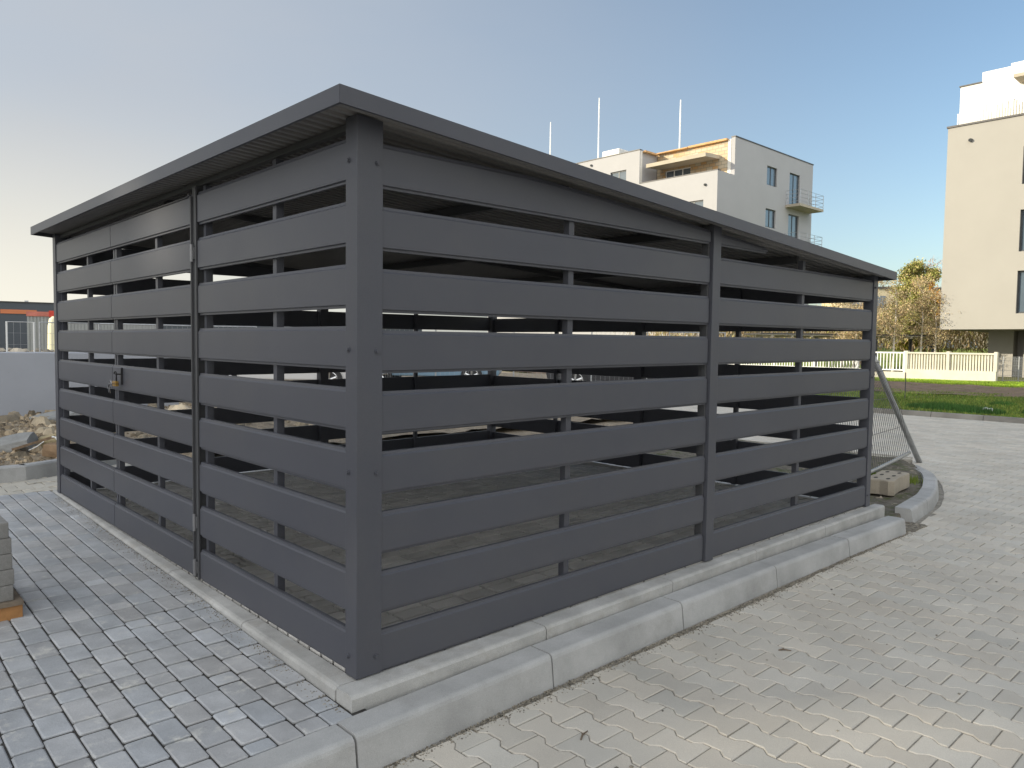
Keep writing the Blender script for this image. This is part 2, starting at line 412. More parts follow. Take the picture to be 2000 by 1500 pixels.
for j in range(-16, 14):
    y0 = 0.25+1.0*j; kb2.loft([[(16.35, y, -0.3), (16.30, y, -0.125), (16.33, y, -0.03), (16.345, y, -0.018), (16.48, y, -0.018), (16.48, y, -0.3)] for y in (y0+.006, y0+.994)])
struct(kb2.build("verge_kerb", mat("shaded_kerb", (0.24, 0.225, 0.2), .9, .3, 1.5, bump=.3)))  # kerb concrete darkened in its colour to carry the shade on this face
# kerb at the rubble heap, facing the pavement
Q = [(-6, 6.3), (-1.6, 5.62), (-0.5, 5.47), (-0.08, 5.47), (0.22, 5.62), (1.5, 6.35)]
for a in range(len(Q)-1):
    d = Vector((Q[a+1][0]-Q[a][0], Q[a+1][1]-Q[a][1])).normalized(); n = (-d.y, d.x)
    kb.loft([[(q[0]+n[0]*o, q[1]+n[1]*o, z) for o, z in ((0.0, 0.0), (0.012, 0.185), (0.025, 0.2), (0.11, 0.2), (0.12, 0.0))] for q in (Q[a], Q[a+1])])
struct(kb.build("kerb", conc_kerb, smooth=False))
es = MB()
ex = [-0.088, 0.945, 1.955, 2.885, 3.87, 4.96]; yo = [-0.108, -0.052, -0.05, -0.088, -0.098, -0.060]
for a in range(5):
    secs = []
    for x, u in ((ex[a]+.003, 0), (ex[a+1]-.003, 1)):
        yy = (-0.1 if a == 0 and u == 0 else -0.088) if True else 0
        yy = -0.106+0.010*min(x, 3)
        zz = 0.053+0.002*x
        secs.append([(x, yy, -0.1), (x, yy, zz-0.012), (x, yy+0.008, zz-0.003), (x, yy+0.018, zz), (x, 0.005, zz), (x, 0.005, -0.1)])
    es.loft(secs)
ys = [0.0065, 0.87, 1.87, 2.87, 3.87, 4.80]
for a in range(5):
    secs = []
    for y, u in ((ys[a]+.003, 0), (ys[a+1]-.003, 1)):
        xo = -0.092+0.0155*y; zz = 0.053+0.004*y
        if y < 0.5: xo = -0.088
        secs.append([(0.005, y, -0.1), (0.005, y, zz), (xo+0.02, y, zz), (xo+0.008, y, zz-0.004), (xo, y, zz-0.015), (xo-0.002, y, -0.1)])
    es.loft(secs)
struct(es.build("edging_strip", conc_strip))

# gravel and sand spilled along the foot of the kerb
gv = MB(); rng = random.Random(9)
for i in range(5200):
    x = rng.uniform(-0.6, 5.0); y = -0.262-abs(rng.gauss(0, 0.03)); r = rng.uniform(0.0008, 0.003)
    z = zroad(x, y)
    gv.box(x-r, x+r, y-r, y+r, z-r, z+r*rng.uniform(.5, 1.1), t=(rng.uniform(.5, 1.3),)*3)
for i in range(900):
    y = rng.uniform(-0.1, 4.5); x = -0.10+0.0155*y-abs(rng.gauss(0, 0.03)); r = rng.uniform(0.0008, 0.002); z = zpav(y)+0.001
    gv.box(x-r, x+r, y-r, y+r, z-r, z+r, t=(rng.uniform(.5, 1.3),)*3)
for i in range(500):
    x = rng.uniform(4.95, 5.3); y = rng.uniform(-0.3, -0.02); r = rng.uniform(0.004, 0.013); z = zroad(x, y)
    gv.box(x-r, x+r, y-r, y+r, z-r, z+r*.7, t=(rng.uniform(.4, 1.1),)*3)
for i in range(160):
    x = rng.uniform(0.0, 9); y = rng.uniform(-3, -0.3); r = rng.uniform(0.0015, 0.005); z = zroad(x, y)
    gv.box(x-r, x+r*1.5, y-r, y+r, z-r, z+r, t=(rng.uniform(.3, 1.2),)*3)
o = gv.build("gravel", mat("spilled_gravel", (0.3, 0.27, 0.22), 0.95, 0.3, 30, tint=True)); tag(o, "loose grit and crumbs of sand along the foot of the kerb", "gravel"); struct(o, "stuff")

# soil island behind the curved kerb
import mathutils.noise as mn
def nz(x, y, s, seed=0): return mn.noise(Vector((x*s+seed, y*s, seed*1.7)))
g = MB()
sheet(g, 4.88, 8.7, -0.25, 6.2, 64, 96, lambda x, y: (-0.045+0.02*nz(x, y, 3)+0.012*nz(x, y, 12)) if (y > (ylim(x) if x > 5.21 else -0.05)+0.05 and y > 0.0) or x > 5.4 else -0.15)
def soilz(x, y):
    if x < 5.22: base = -0.17 if y < -0.1 else -0.06
    else: base = -0.055 if y > ylim(x)+0.12 else -0.22
    return base+0.022*nz(x, y, 3)+0.012*nz(x, y, 12)
g = MB(); sheet(g, 4.88, 8.72, -0.25, 6.2, 80, 120, soilz)
struct(g.build("soil_patch", soil_m))

# rubble ground beyond the shelter
def zrub(x, y):
    h = 0.13+0.06*nz(x, y, 0.8, 3)+0.05*nz(x, y, 2.5, 5)+0.02*nz(x, y, 8, 1)
    if y < 9.2 and x < 3.2: h += 0.20*min(1, max(0, (y-5.6)/1.6))*(0.75+0.35*min(max(x, 0), 1.5))
    return h
g = MB(); sheet(g, -6, 9.5, 5.7, 30, 120, 170, lambda x, y: zrub(x, y) if y > 5.6+0.55*max(0, x-0.1) or x > 1.6 else 0.0)
struct(g.build("rubble_ground", dirt_m))
g = MB(); sheet(g, 8.2, 22, 13.0, 40, 30, 60, lambda x, y: 0.05+0.05*nz(x, y, .6)); struct(g.build("site_ground", dirt_m))
g = MB(); sheet(g, 4.2, 9.5, 4.9, 6.4, 12, 6, lambda x, y: 0.03+0.04*nz(x, y, 2)); struct(g.build("rubble_edge_ground", dirt_m))

def rock(g, c, r, rng, sq=0.7, t=None, n=1):
    t = t or (rng.uniform(.6, 1.3),)*3
    # angular lump from a jittered octahedron-cube hull
    P = []
    ax = [rng.uniform(.6, 1.3)*r, rng.uniform(.6, 1.2)*r, r*sq*rng.uniform(.6, 1.1)]
    an = rng.uniform(0, 6.28); ca, sa = math.cos(an), math.sin(an)
    for lat, m_, rad in ((-1, 5, .55), (0, 6, 1.0), (1, 5, .5)):
        ring = []
        for j in range(6):
            a = 2*math.pi*(j+0.3*rng.random())/6
            q = Vector((math.cos(a)*rad*ax[0]*rng.uniform(.8, 1.1), math.sin(a)*rad*ax[1]*rng.uniform(.8, 1.1), lat*ax[2]*rng.uniform(.8, 1)))
            ring.append((c[0]+q.x*ca-q.y*sa, c[1]+q.x*sa+q.y*ca, c[2]+q.z))
        P.append(ring)
    g.loft(P, t=t)
g = MB(); rng = random.Random(21)
for i in range(7000):
    x = rng.uniform(-1.5, 1.6) if i > 2000 else rng.uniform(-3, 3); y = rng.uniform(5.6, 9.0)
    if y < 5.75+0.55*max(0, x-0.1): continue
    rock(g, (x, y, zrub(x, y)), 0.005+rng.expovariate(1/.010)+(.05*rng.random() if rng.random() < .02 else 0), rng, sq=1.0, t=(lambda a: (a, a*.9, a*.76))(rng.uniform(.35, 1.3)))
for i in range(2600):
    x = rng.uniform(-0, 9.4); y = rng.uniform(6.2, 24)
    if not seen((x, y, .1), 30): continue
    rock(g, (x, y, zrub(x, y)), abs(rng.gauss(0, .07))+0.02, rng, t=(lambda a: (a, a*.95, a*.85))(rng.uniform(.4, 1.7)))
for i in range(260):
    x = rng.uniform(4.95, 8.0); y = rng.uniform(0.05, 2.5)
    if y < ylim(x)+.2: continue
    rock(g, (x, y, -0.06), rng.uniform(.006, .025), rng)
o = g.build("rubble", rock_m); tag(o, "broken stones and clods spread over the ground around the shelter", "rubble"); struct(o, "stuff")

# single big pieces in the heap by the left post
def bigrock(name, c, dims, rot, m, seed, label, cat, jit=.12):
    rng = random.Random(seed); mb = MB(); n = 5
    Rm = Matrix.Rotation(R(rot[2]), 3, 'Z') @ Matrix.Rotation(R(rot[1]), 3, 'Y') @ Matrix.Rotation(R(rot[0]), 3, 'X')
    secs = []
    for u in (-1, -.5, .2, .8, 1):
        ring = []
        sc = 1-0.15*abs(u)**3
        for a, b in ((-1, -1), (-.1, -1.1), (1, -.85), (1.08, .1), (.85, 1), (0, 1.1), (-.9, .9), (-1.1, 0)):
            p = Vector((u*dims[0]/2, a*dims[1]/2*sc*(1+rng.uniform(-jit, jit)), b*dims[2]/2*sc*(1+rng.uniform(-jit, jit))))
            ring.append(tuple(Rm @ p+Vector(c)))
        secs.append(ring)
    mb.loft(secs); return tag(mb.build(name, m, bevel=0.004), label, cat)
chunkm = mat("grey_broken_concrete", (0.30, 0.30, 0.29), 0.9, 0.2, 6, bump=0.8, bscale=40, bdist=0.01)
bigrock("concrete_chunk", (0.0, 6.5, 0.27), (0.38, 0.26, 0.15), (20, -12, -35), chunkm, 4, "big grey concrete chunk lying on the rubble heap before the wall", "rubble chunk")
bigrock("stone_block", (0.36, 6.45, 0.30), (0.26, 0.17, 0.11), (0, -8, -30), mat("yellow_stone", (0.42, 0.34, 0.2), 0.9, 0.25, 8, bump=0.6), 6, "yellowish stone block high on the heap next to the left post", "rubble chunk")
bigrock("clay_lump", (0.35, 5.98, 0.24), (0.36, 0.2, 0.13), (0, 5, -40), mat("brown_clay", (0.30, 0.2, 0.12), 0.95, 0.25, 8, bump=0.6), 8, "rounded brown clay lump low on the heap just behind the kerb", "rubble chunk", .06)
bigrock("concrete_slab", (0.75, 8.3, 0.34), (0.5, 0.3, 0.14), (8, -10, 10), chunkm, 12, "pale broken slab leaning against the foot of the concrete wall", "rubble chunk")
mb = MB(); mb.box(-.2, .2, -.025, .025, -.012, .012, M=Matrix.Translation((0.12, 6.2, 0.31)) @ Matrix.Rotation(R(-35), 4, 'Z') @ Matrix.Rotation(R(-18), 4, 'Y'))
tag(mb.build("broken_plank", mat("old_plank", (0.2, 0.14, 0.09), .9, .3, 20)), "short brown plank sticking out from under the concrete chunk", "plank")
mb = MB(); mb.tube([(0.21, 5.86, 0.40), (0.235, 5.83, 0.395), (0.25, 5.80, 0.35), (0.265, 5.77, 0.28), (0.28, 5.74, 0.20)], 0.0085, 8)
tag(mb.build("white_pipe", pole_white, smooth=True), "bent white plastic pipe hanging over the kerb of the heap", "pipe")
mb = MB(); mb.tube([(0.02, 5.9, 0.28), (0.08, 5.88, 0.31), (0.14, 5.86, 0.36)], 0.005, 6)
tag(mb.build("white_cable", pole_white), "thin white cable end lying on the soil left of the bent pipe", "cable")

# cast concrete wall behind
mb = MB()
mb.loft([[(x, 9.0, 0.0), (x, 9.0, zt-0.012), (x, 9.012, zt), (x, 9.24, zt), (x, 9.25, zt-0.01), (x, 9.25, 0.0)] for x, zt in ((-9, 1.185), (-3.0, 1.172), (-2.99, 1.172), (2.5, 1.158))])
wl = mb.build("retaining_wall", wall_m); tag(wl, "smooth blue grey cast concrete wall behind the rubble heap", "wall")

# ------------------------------------------------------------ the shelter
SH = Root("waste_shelter", (2.4, 2.3, 0.06), "large anthracite steel slatted waste shelter with sloping roof and double gate", "shelter")
PITCH, H, ZB = 0.236, 0.1448, 0.0635
def roofz(x, y=0): return 2.24-0.0549*(x+0.15)+0.0019*y
def board(g, face, a0, a1, z0, z1a, z1b, top_clip=None):
    """one slat along a face; section: flat face with return lips at top and bottom"""
    def sec(a, zt, zb):
        hh = zt-zb
        if hh < 0.004: hh = 0.004; zt = zb+hh
        l = min(0.011, hh*.3)
        pr = [(0.0018, zb), (0.0, zb+.0018), (0.0, zt-min(.006, hh*.3)), (0.005, zt), (0.006, zt), (0.008, zt+l), (0.026, zt+l), (0.026, zb-0.011), (0.009, zb-0.011), (0.009, zb)]
        out = []
        for d, z in pr:
            if face == 'R': out.append((a, d, z))
            elif face == 'L': out.append((d, a, z))
            elif face == 'B': out.append((a, 4.655-d, z))
            elif face == 'E': out.append((4.81-d, a, z))
        return out
    g.loft([sec(a0, z1a, z0[0]), sec(a1, z1b, z0[1])])
def panel(face, a0, a1, offz, parent, rows=range(9), name="slat_panel"):
    g = MB()
    for k in rows:
        z = ZB+(8-k)*PITCH
        if face in 'RB':
            za, zb_ = z+offz+0.0052*a0, z+offz+0.0052*a1
            if k == 0:
                n = 12
                for i in range(n):
                    xa = a0+(a1-a0)*i/n; xb = a0+(a1-a0)*(i+1)/n
                    ra = roofz(xa)-0.066-0.012; rb = roofz(xb)-0.066-0.012
                    ba, bb = z+offz+.0052*xa, z+offz+.0052*xb
                    ta = min(ba+H, ra); tb = min(bb+H, rb)
                    if tb-bb < 0.012: break
                    board(g, face, xa, xb, (ba, bb), ta, tb)
                continue
            board(g, face, a0, a1, (za, zb_), za+H, zb_+H)
        else:
            board(g, face, a0, a1, (z+offz, z+offz), z+offz+H, z+offz+H)
    return g.build(name, steel, parent)
def frame_bars(face, xs, w, z0, ztop, parent, d0=0.0265, d1=0.062, name="panel_frame"):
    g = MB()
    for a in xs:
        zt = ztop(a)
        if face == 'R': g.box(a-w/2, a+w/2, d0, d1, z0, zt)
        if face == 'L': g.box(d0, d1, a-w/2, a+w/2, z0, zt)
        if face == 'B': g.box(a-w/2, a+w/2, 4.655-d1, 4.655-d0, z0, zt)
        if face == 'E': g.box(4.81-d1, 4.81-d0, a-w/2, a+w/2, z0, zt)
    return g.build(name, steel, parent)
OL, OR_ = 0.0155, 0.0
# right long side (towards the road)
panel('R', 0.075, 2.378, OR_, SH); panel('R', 2.482, 4.738, OR_, SH)
frame_bars('R', [1.205], 0.036, 0.075, lambda a: roofz(a)-0.075, SH)
frame_bars('R', [3.61], 0.036, 0.075, lambda a: roofz(a)-0.075, SH)
# gate side: fixed bay, leaf, second leaf
panel('L', 0.05, 1.565, OL, SH)
frame_bars('L', [0.733], 0.034, 0.075, lambda a: roofz(0)-0.075, SH); frame_bars('L', [1.535], 0.03, 0.075, lambda a: roofz(0)-0.075, SH)
def leaf(a0, a1, mid, hinge_y):
    D = SH
    g = panel('L', a0, a1, OL, D, name="door")
    sub = Sub(g, SH)
    f = MB()
    zt = ZB+8*PITCH+H+OL+.011
    f.box(0.0265, 0.060, a0+.004, a0+.034, .085, zt); f.box(0.0265, 0.060, a1-.034, a1-.004, .085, zt)
    f.box(0.0265, 0.056, mid-.018, mid+.018, .085, zt); f.box(0.0265, 0.056, a0+.034, a1-.034, .085, .12); f.box(0.0265, 0.056, a0+.034, a1-.034, zt-.03, zt)
    f.build("door_frame", steel, sub)
    return sub
d1 = leaf(1.655, 3.094, 2.28, 1.6)
d2 = leaf(3.102, 4.578, 3.772, 4.6)
hb = MB()
for z in (1.81, 0.375, 0.13):
    h = MB(); h.tube([(-0.012, 1.615, z-.045), (-0.012, 1.615, z+.045)], 0.009, 10); h.box(-0.006, 0.0, 1.60, 1.66, z-.03, z+.03)
    h.build("hinge", mat("dull_zinc", (.26, .26, .27), .5, .1, 20, metal=.5), d1)
# hinge post: two flats with a dark slot
h = MB(); h.box(0.004, 0.07, 1.59, 1.645, 0.07, roofz(0)-.07); h.box(-0.006, 0.003, 1.572, 1.588, 0.07, 2.145); h.box(-0.008, 0.003, 1.636, 1.648, .075, 2.11)
h.build("gate_post", steel_in, SH)
g = MB(); g.tube([(-.004, 1.66, 2.125), (-.004, 1.70, 2.112), (-.004, 3.09, 2.112)], 0.004, 6); g.build("gate_rod", steel_in, SH)
# corner post, wrapped plate
def post(name, pts, z0, ztf, m=steel):
    g = MB(); g.loft([[(x, y, z0) for x, y in pts], [(x, y, ztf(x, y)) for x, y in pts]])
    return g.build(name, m, SH, bevel=0.0015)
TL = lambda x, y: roofz(x)-0.036
post("corner_post", [(-0.0035, -0.0035), (0.110, -0.0035), (0.110, -0.0005), (0.09, 0.09), (-0.0005, 0.078), (-0.0035, 0.078)], 0.058, TL)
post("post", [(2.392, -0.013), (2.474, -0.013), (2.474, 0.07), (2.392, 0.07)], 0.064, TL)
post("post", [(2.378, 0.012), (2.390, 0.012), (2.390, 0.06), (2.378, 0.06)], 0.064, TL, steel_in)
post("corner_post", [(4.750, -0.006), (4.828, -0.006), (4.828, 0.075), (4.750, 0.075)], 0.066, TL)
post("corner_post", [(-0.006, 4.588), (-0.006, 4.672), (0.075, 4.672), (0.075, 4.588)], 0.066, TL)
post("corner_post", [(4.750, 4.590), (4.828, 4.590), (4.828, 4.672), (4.750, 4.672)], 0.066, TL)
post("post", [(2.38, 4.585), (2.47, 4.585), (2.47, 4.668), (2.38, 4.668)], 0.064, TL)
post("post", [(4.745, 2.28), (4.822, 2.28), (4.822, 2.37), (4.745, 2.37)], 0.064, TL)
# back sides
panel('B', 0.08, 2.375, 0.016, SH); panel('B', 2.475, 4.74, 0.016, SH)
frame_bars('B', [1.2], .036, .075, lambda a: roofz(a)-.075, SH); frame_bars('B', [3.6], .036, .075, lambda a: roofz(a)-.075, SH)
panel('E', 0.08, 2.275, 0.024, SH, rows=range(1, 9)); panel('E', 2.375, 4.585, 0.024, SH, rows=range(1, 9))
frame_bars('E', [1.2], .036, .075, lambda a: roofz(4.8)-.075, SH); frame_bars('E', [3.5], .036, .075, lambda a: roofz(4.8)-.075, SH)
# bolts
def bolt(p, n):
    g = MB(); p = Vector(p); n = Vector(n)
    g.tube([p, p+n*0.003], 0.011, 12); g.tube([p+n*0.003, p+n*0.009], 0.0075, 6); g.build("bolt", galv if False else steel, SH)
for z in (2.03, 1.32, 0.85, 0.13):
    bolt((0.085, -0.0035, z), (0, -1, 0)); bolt((-0.0035, 0.055, z+.005), (-1, 0, 0))
for x, z in ((4.775, 1.84), (4.772, 1.12), (4.77, 0.16)): bolt((x, -0.006, z), (0, -1, 0))
# roof: fascia, corrugated sheet, beams
X0, X1, Y0, Y1 = -0.15, 4.88, -0.127, 4.72
rf = MB()
T = 0.004; DR = 0.063
def fas(p, q, inw):
    a = Vector((p[0], p[1])); b = Vector((q[0], q[1])); n = Vector(inw)
    rows = []
    for c in (a, b):
        z = roofz(c.x, c.y)
        rows.append([(c.x, c.y, z), (c.x, c.y, z-DR), (c.x+n.x*.012, c.y+n.y*.012, z-DR), (c.x+n.x*.012, c.y+n.y*.012, z-DR+.003), (c.x+n.x*T, c.y+n.y*T, z-DR+.003),
                     (c.x+n.x*T, c.y+n.y*T, roofz(c.x+n.x*T, c.y)-T), (c.x+n.x*.09, c.y+n.y*.09, roofz(c.x+n.x*.09, c.y)-T), (c.x+n.x*.09, c.y+n.y*.09, roofz(c.x+n.x*.09, c.y))])
    rf.loft(rows)
for args in (((X0, Y0), (X0, Y1), (1, 0)), ((X1, Y0), (X1, Y1), (-1, 0)), ((X0+.001, Y0-.0015), (X1-.001, Y0-.0015), (0, 1)), ((X0+.001, Y1+.0015), (X1-.001, Y1+.0015), (0, -1))):
    rf = MB(); fas(*args); rf.build("roof_fascia", steel, SH)
sh = MB(); y = Y0+0.006; prof = []
while y < Y1-0.006:
    prof += [(y, 0), (y+.018, 0), (y+.027, -.022), (y+.05, -.022), (y+.059, 0)]
    y += 0.0592
prof = [p for p in prof if p[0] < Y1-.006]
base = -0.012
up_ = [(yy, dz) for yy, dz in prof]
i = len(sh.v)
for x in (X0+.006, X1-.006):
    for yy, dz in up_: sh.v.append((x, yy, roofz(x, yy)+base+dz))
n = len(up_)
for k in range(n-1): sh.f.append((k, k+1, n+k+1, n+k)); sh.t.append(1.0)
so_ = sh.build("corrugated_roof_sheet", corr, SH); sm = so_.modifiers.new("s", 'SOLIDIFY'); sm.thickness = 0.0015; sm.offset = 0
for (xa, xb, ya, yb_) in ((0.03, 0.06, 0.08, 4.6), (2.4, 2.46, .08, 4.6), (4.75, 4.81, .08, 4.6), (1.2, 1.24, .08, 4.6), (3.6, 3.64, .08, 4.6)):
    g = MB(); za = min(roofz(xa), roofz(xb))-0.0365; g.box(xa, xb, ya, yb_, za-(.026 if xa < .1 else .05), za); g.build("roof_beam", steel_in, SH)
for ya in (2.3, 4.60):
    g = MB(); g.loft([[(x, ya, roofz(x)-.037), (x, ya+.04, roofz(x)-.037), (x, ya+.04, roofz(x)-.075), (x, ya, roofz(x)-.075)] for x in (0.095, 4.74)]); 
    if ya == 0.012: pass
    g.build("roof_rafter", steel_in, SH)
# floor rail at the foot of the side
g = MB(); g.box(0.1, 4.74, 0.03, 0.06, 0.0655, .075); g.build("bottom_rail", steel_in, SH)
# hasp on the leaves
g = MB(); g.box(-.012, -.0005, 2.865, 2.875, 1.055, 1.165); g.box(-.045, -.0121, 2.862, 2.878, 1.12, 1.128); g.build("hasp", black_m, SH)
PL = Root("padlock", (-0.035, 2.92, 1.04), "small brass padlock with black shackle hanging on the gate", "padlock")
g = MB(); g.box(-.046, -.024, 2.872, 2.94, 1.044, 1.078); g.build("lock_body", brass, PL, bevel=.003)
g = MB(); g.box(-.0475, -.023, 2.8715, 2.9405, 1.058, 1.062); g.build("lock_band", black_m, PL)
g = MB(); g.tube([(-.035, 2.885, 1.076), (-.035, 2.885, 1.12), (-.035, 2.89, 1.134), (-.035, 2.905, 1.14), (-.035, 2.925, 1.138), (-.035, 2.93, 1.125)], .0045, 8); g.build("shackle", black_m, PL, smooth=True)
KY = Root("key_bunch", (-0.05, 3.0, 1.0), "steel key bunch hanging from the brass padlock", "keys")
g = MB(); g.tube([(-.05, 2.965+.022*math.cos(a), 1.06+.022*math.sin(a)) for a in [i*math.pi/8 for i in range(17)]], .0015, 6); g.build("key_ring", chrome, KY)
for a, l in ((20, .05), (-25, .055), (60, .045)):
    g = MB(); Mx = Matrix.Translation((-.052, 2.985, 1.045)) @ Matrix.Rotation(R(a), 4, 'X')
    g.box(-.001, .001, -.003, .003, -l, -.012, M=Mx); g.box(-.001, .001, -.010, .010, -.014, .008, M=Mx); g.build("key", chrome, KY)
PL2 = None

# ------------------------------------------------------------ slab stack on a pallet (left edge)
pa = Root("pallet", (-1.2, 1.9, 0.04), "worn orange brown wooden pallet under the stack of concrete slabs", "pallet")
zb = 0.022
for yy in (1.63, 2.0, 2.36):
    g = MB(); g.box(-1.7, -0.80, yy, yy+.09, zb, zb+.085); g.build("pallet_bearer", wood_m, pa, bevel=.003)
for k in range(6):
    g = MB(); g.box(-1.7+.0+k*.152, -1.7+k*.152+.13+(.012 if k == 5 else 0), 1.62, 2.47, zb+.0855, zb+.105); g.build("deck_board", mat("grey_board", (.2, .16, .12), .9, .3, 12), pa) if k == 0 else g.build("deck_board", bpy.data.materials["grey_board"], pa)
rng = random.Random(4)
zz = zb+.106
names = ["lowest", "second lowest", "middle", "second highest", "top"]
for k in range(5):
    g = MB(); dx = (0, .004, -.002, -.004, -.014)[k]
    g.box(-1.45+dx, -0.832+dx, 1.652+rng.uniform(-.004, .004), 2.0, zz, zz+.0725)
    o = g.build("concrete_slab", slab_m, bevel=.003); 
    tag(o, names[k]+" grey concrete slab of the stack on the wooden pallet", "concrete slab", "slabs stacked on the pallet"); zz += .0742

# ------------------------------------------------------------ temporary fence and its concrete foot
FB = Root("site_fence", (7, .8, 0.0), "leaning galvanised mesh site fence panel just behind the shelter corner", "site fence")
B0, B1 = Vector((5.3, 0.57, 0.05)), Vector((8.55, 0.985, 0.055)); T0, T1 = Vector((5.6, .75, 1.28)), Vector((7.5, 1.0, 1.2))
g = MB(); g.tube([B0+(B1-B0)*u+Vector((0, 0, -.02*math.sin(u*3.1))) for u in (0, .25, .5, .75, 1)], .021, 8); g.build("bottom_tube", galv, FB, smooth=True)
g = MB(); g.tube([T0, T1], .018, 8); g.build("top_tube", galv, FB, smooth=True)
g = MB()
for i in range(38):
    u = i/37; a = B0.lerp(B1, u); b = T0.lerp(T1, u); mid = a.lerp(b, .5)+Vector((0.05*u, 0, 0.0))+Vector((.10, -.02, 0))*u*u
    g.tube([a, mid, b], .0032, 4)
for v in (0.3, 0.62, .9):
    g.tube([B0.lerp(T0, v), (B0.lerp(B1, .5)).lerp(T0.lerp(T1, .5), v), B1.lerp(T1, v)], .0032, 4)
g.build("wire_mesh", mat("dark_wire", (.16, .16, .16), .5, .1, 5, metal=.5), FB)
g = MB(); g.tube([(9.02, 1.02, -.12), (8.3, 1.08, .62), (7.62, 1.15, 1.34)], .034, 10)
tag(g.build("support_pole", galv, smooth=True), "grey steel pole leaning against the shelter corner with its foot on the road", "pole")
mb = MB(); U = Vector((.99, .126, 0)).normalized(); V = Vector((-.126, .99, 0)).normalized(); O = Vector((6.262, 0.385, -0.035))
Mx = Matrix((U, V, Vector((0, 0, 1)))).transposed().to_4x4(); Mx.translation = O
out = []
hl, hw = .345, .13
shape = [(-hl+.03, -hw), (-hl+.13, -hw+.012), (-.02, -hw+.018), (hl-.16, -hw+.004), (hl-.05, -hw), (hl, -hw+.04), (hl-.02, 0), (hl, hw-.05), (hl-.05, hw), (.06, hw), (0, hw-.018), (-.06, hw), (-hl+.05, hw), (-hl, hw-.05), (-hl+.02, 0), (-hl, -hw+.05)]
mb.loft([[Mx @ Vector((x*s_, y*s_, z)) for x, y in shape] for z, s_ in ((0, 1.0), (.05, 1.0), (.13, .985), (.14, .96))])
FT = Root("concrete_block", (6.26, .385, -.035), "pale concrete fence foot with six slots on the soil beside the curved kerb", "concrete block")
blk = mb.build("foot_body", mat("pale_cast_concrete", (.40, .35, .28), .9, .12, 8, bump=.5, bscale=90, speck=.12), FT)
for sx in (-.22, 0.0, .22):
    for sy in (-.05, .06):
        g = MB(); g.loft([[Mx @ Vector((sx+.042*math.cos(a), sy+.017*math.sin(a), z)) for a in [i*math.pi/6 for i in range(12)]] for z in (.05, .1415)]); g.build("slot", joint_dark, FT)

# ------------------------------------------------------------ grass verge
g = MB()
sheet(g, 16.48, 60, -22, 40, 60, 60, lambda x, y: -0.04+0.05*nz(x, y, .25)+.05*max(0, min(1, (x-17)/4)))
struct(g.build("verge", grass_soil))
g = MB(); sheet(g, 22.6, 29.8, -12, 30, 30, 60, lambda x, y: 0.02+0.06*nz(x, y, .25)+.05*nz(x, y, 1.1)+.03)
struct(g.build("bare_soil", brown_soil))
def blades(g, n, xr, yr, h, cols, rng, dens=None, w=.012):
    for i in range(n):
        x = rng.uniform(*xr); y = rng.uniform(*yr)
        if not seen((x, y, 0), 250): continue
        if dens and rng.random() > dens(x, y): continue
        z = -0.04+0.05*nz(x, y, .25)+.05*max(0, min(1, (x-17)/4))
        hh = h*rng.uniform(.5, 1.3)*(1+.8*max(0, nz(x, y, .5, 2))); a = rng.uniform(0, 6.28); ww = w*rng.uniform(.7, 1.5)
        c = rng.choice(cols); k = rng.uniform(.7, 1.3)*(1+.35*nz(x, y, .45, 8)); c = tuple(v*k for v in c)
        dx, dy = math.cos(a)*ww, math.sin(a)*ww; lx, ly = rng.uniform(-.6, .6)*hh, rng.uniform(-.6, .6)*hh
        g.quad([(x-dx, y-dy, z-.01), (x+dx, y+dy, z-.01), (x+lx, y+ly, z+hh)], t=c)
g = MB(); rng = random.Random(31)
G1 = [(1, 1, 1), (1.4, 1.25, 1.3), (.75, .95, .9), (2.2, 1.5, 2.4)]
blades(g, 150000, (16.5, 24.5), (-5.5, 10), .055, G1, rng, lambda x, y: max(.12, min(1, 1.15-.10*(x-17)+.9*nz(x, y, .7, 4))))
blades(g, 9000, (22.5, 29.8), (-3, 12), .05, [(1, 1, 1), (1.6, 1.2, 1.5)], rng)
blades(g, 60000, (29.5, 33), (2.5, 14), .085, [(1.6, 1.55, .8), (2.0, 1.7, .8), (1.2, 1.3, .8)], rng, None, .02)
rg = random.Random(8)
for (cx, cy, r_, n_) in ((17.6, 3.4, .8, 2500), (19.5, 2.7, .35, 900), (17.3, 2.6, .5, 1000), (17.8, 1.4, .5, 900)):
    for i in range(n_):
        a = rg.uniform(0, 6.28); q = r_*math.sqrt(rg.random()); x = cx+q*math.cos(a)*.7; y = cy+q*math.sin(a)
        hh = rg.uniform(.08, .2)*(1-.6*q/r_); k = rg.uniform(.5, .95)
        b = rg.uniform(0, 6.28); dx, dy = math.cos(b)*.01, math.sin(b)*.01
        g.quad([(x-dx, y-dy, -.03), (x+dx, y+dy, -.03), (x+rg.uniform(-.5, .5)*hh, y+rg.uniform(-.5, .5)*hh, hh)], t=(k*.6, k, k*1.2))
for i in range(1600):   # tufts on the soil patch
    cx, cy = rg.choice([(7.1, .95), (6.95, .45), (7.6, 1.3), (6.2, 1.3), (7.3, 1.1)]); x = cx+rg.gauss(0, .09); y = cy+rg.gauss(0, .06); hh = rg.uniform(.015, .05); b = rg.uniform(0, 6.28)
    g.quad([(x-.004*math.cos(b), y-.004*math.sin(b), -.05), (x+.004*math.cos(b), y+.004*math.sin(b), -.05), (x+rg.uniform(-.5, .5)*hh, y+rg.uniform(-.5, .5)*hh, hh-.03)], t=(1.3, 1.1, 1))
o = g.build("grass", blade_m); tag(o, "patchy green grass on the verge across the road", "grass"); struct(o, "stuff")
mb = MB(); rng = random.Random(2)
pts = [(-.12, 0), (-.05, .05), (.0, .02), (.06, .06), (.13, .04), (.12, -.02), (.02, -.03), (-.08, -.03)]
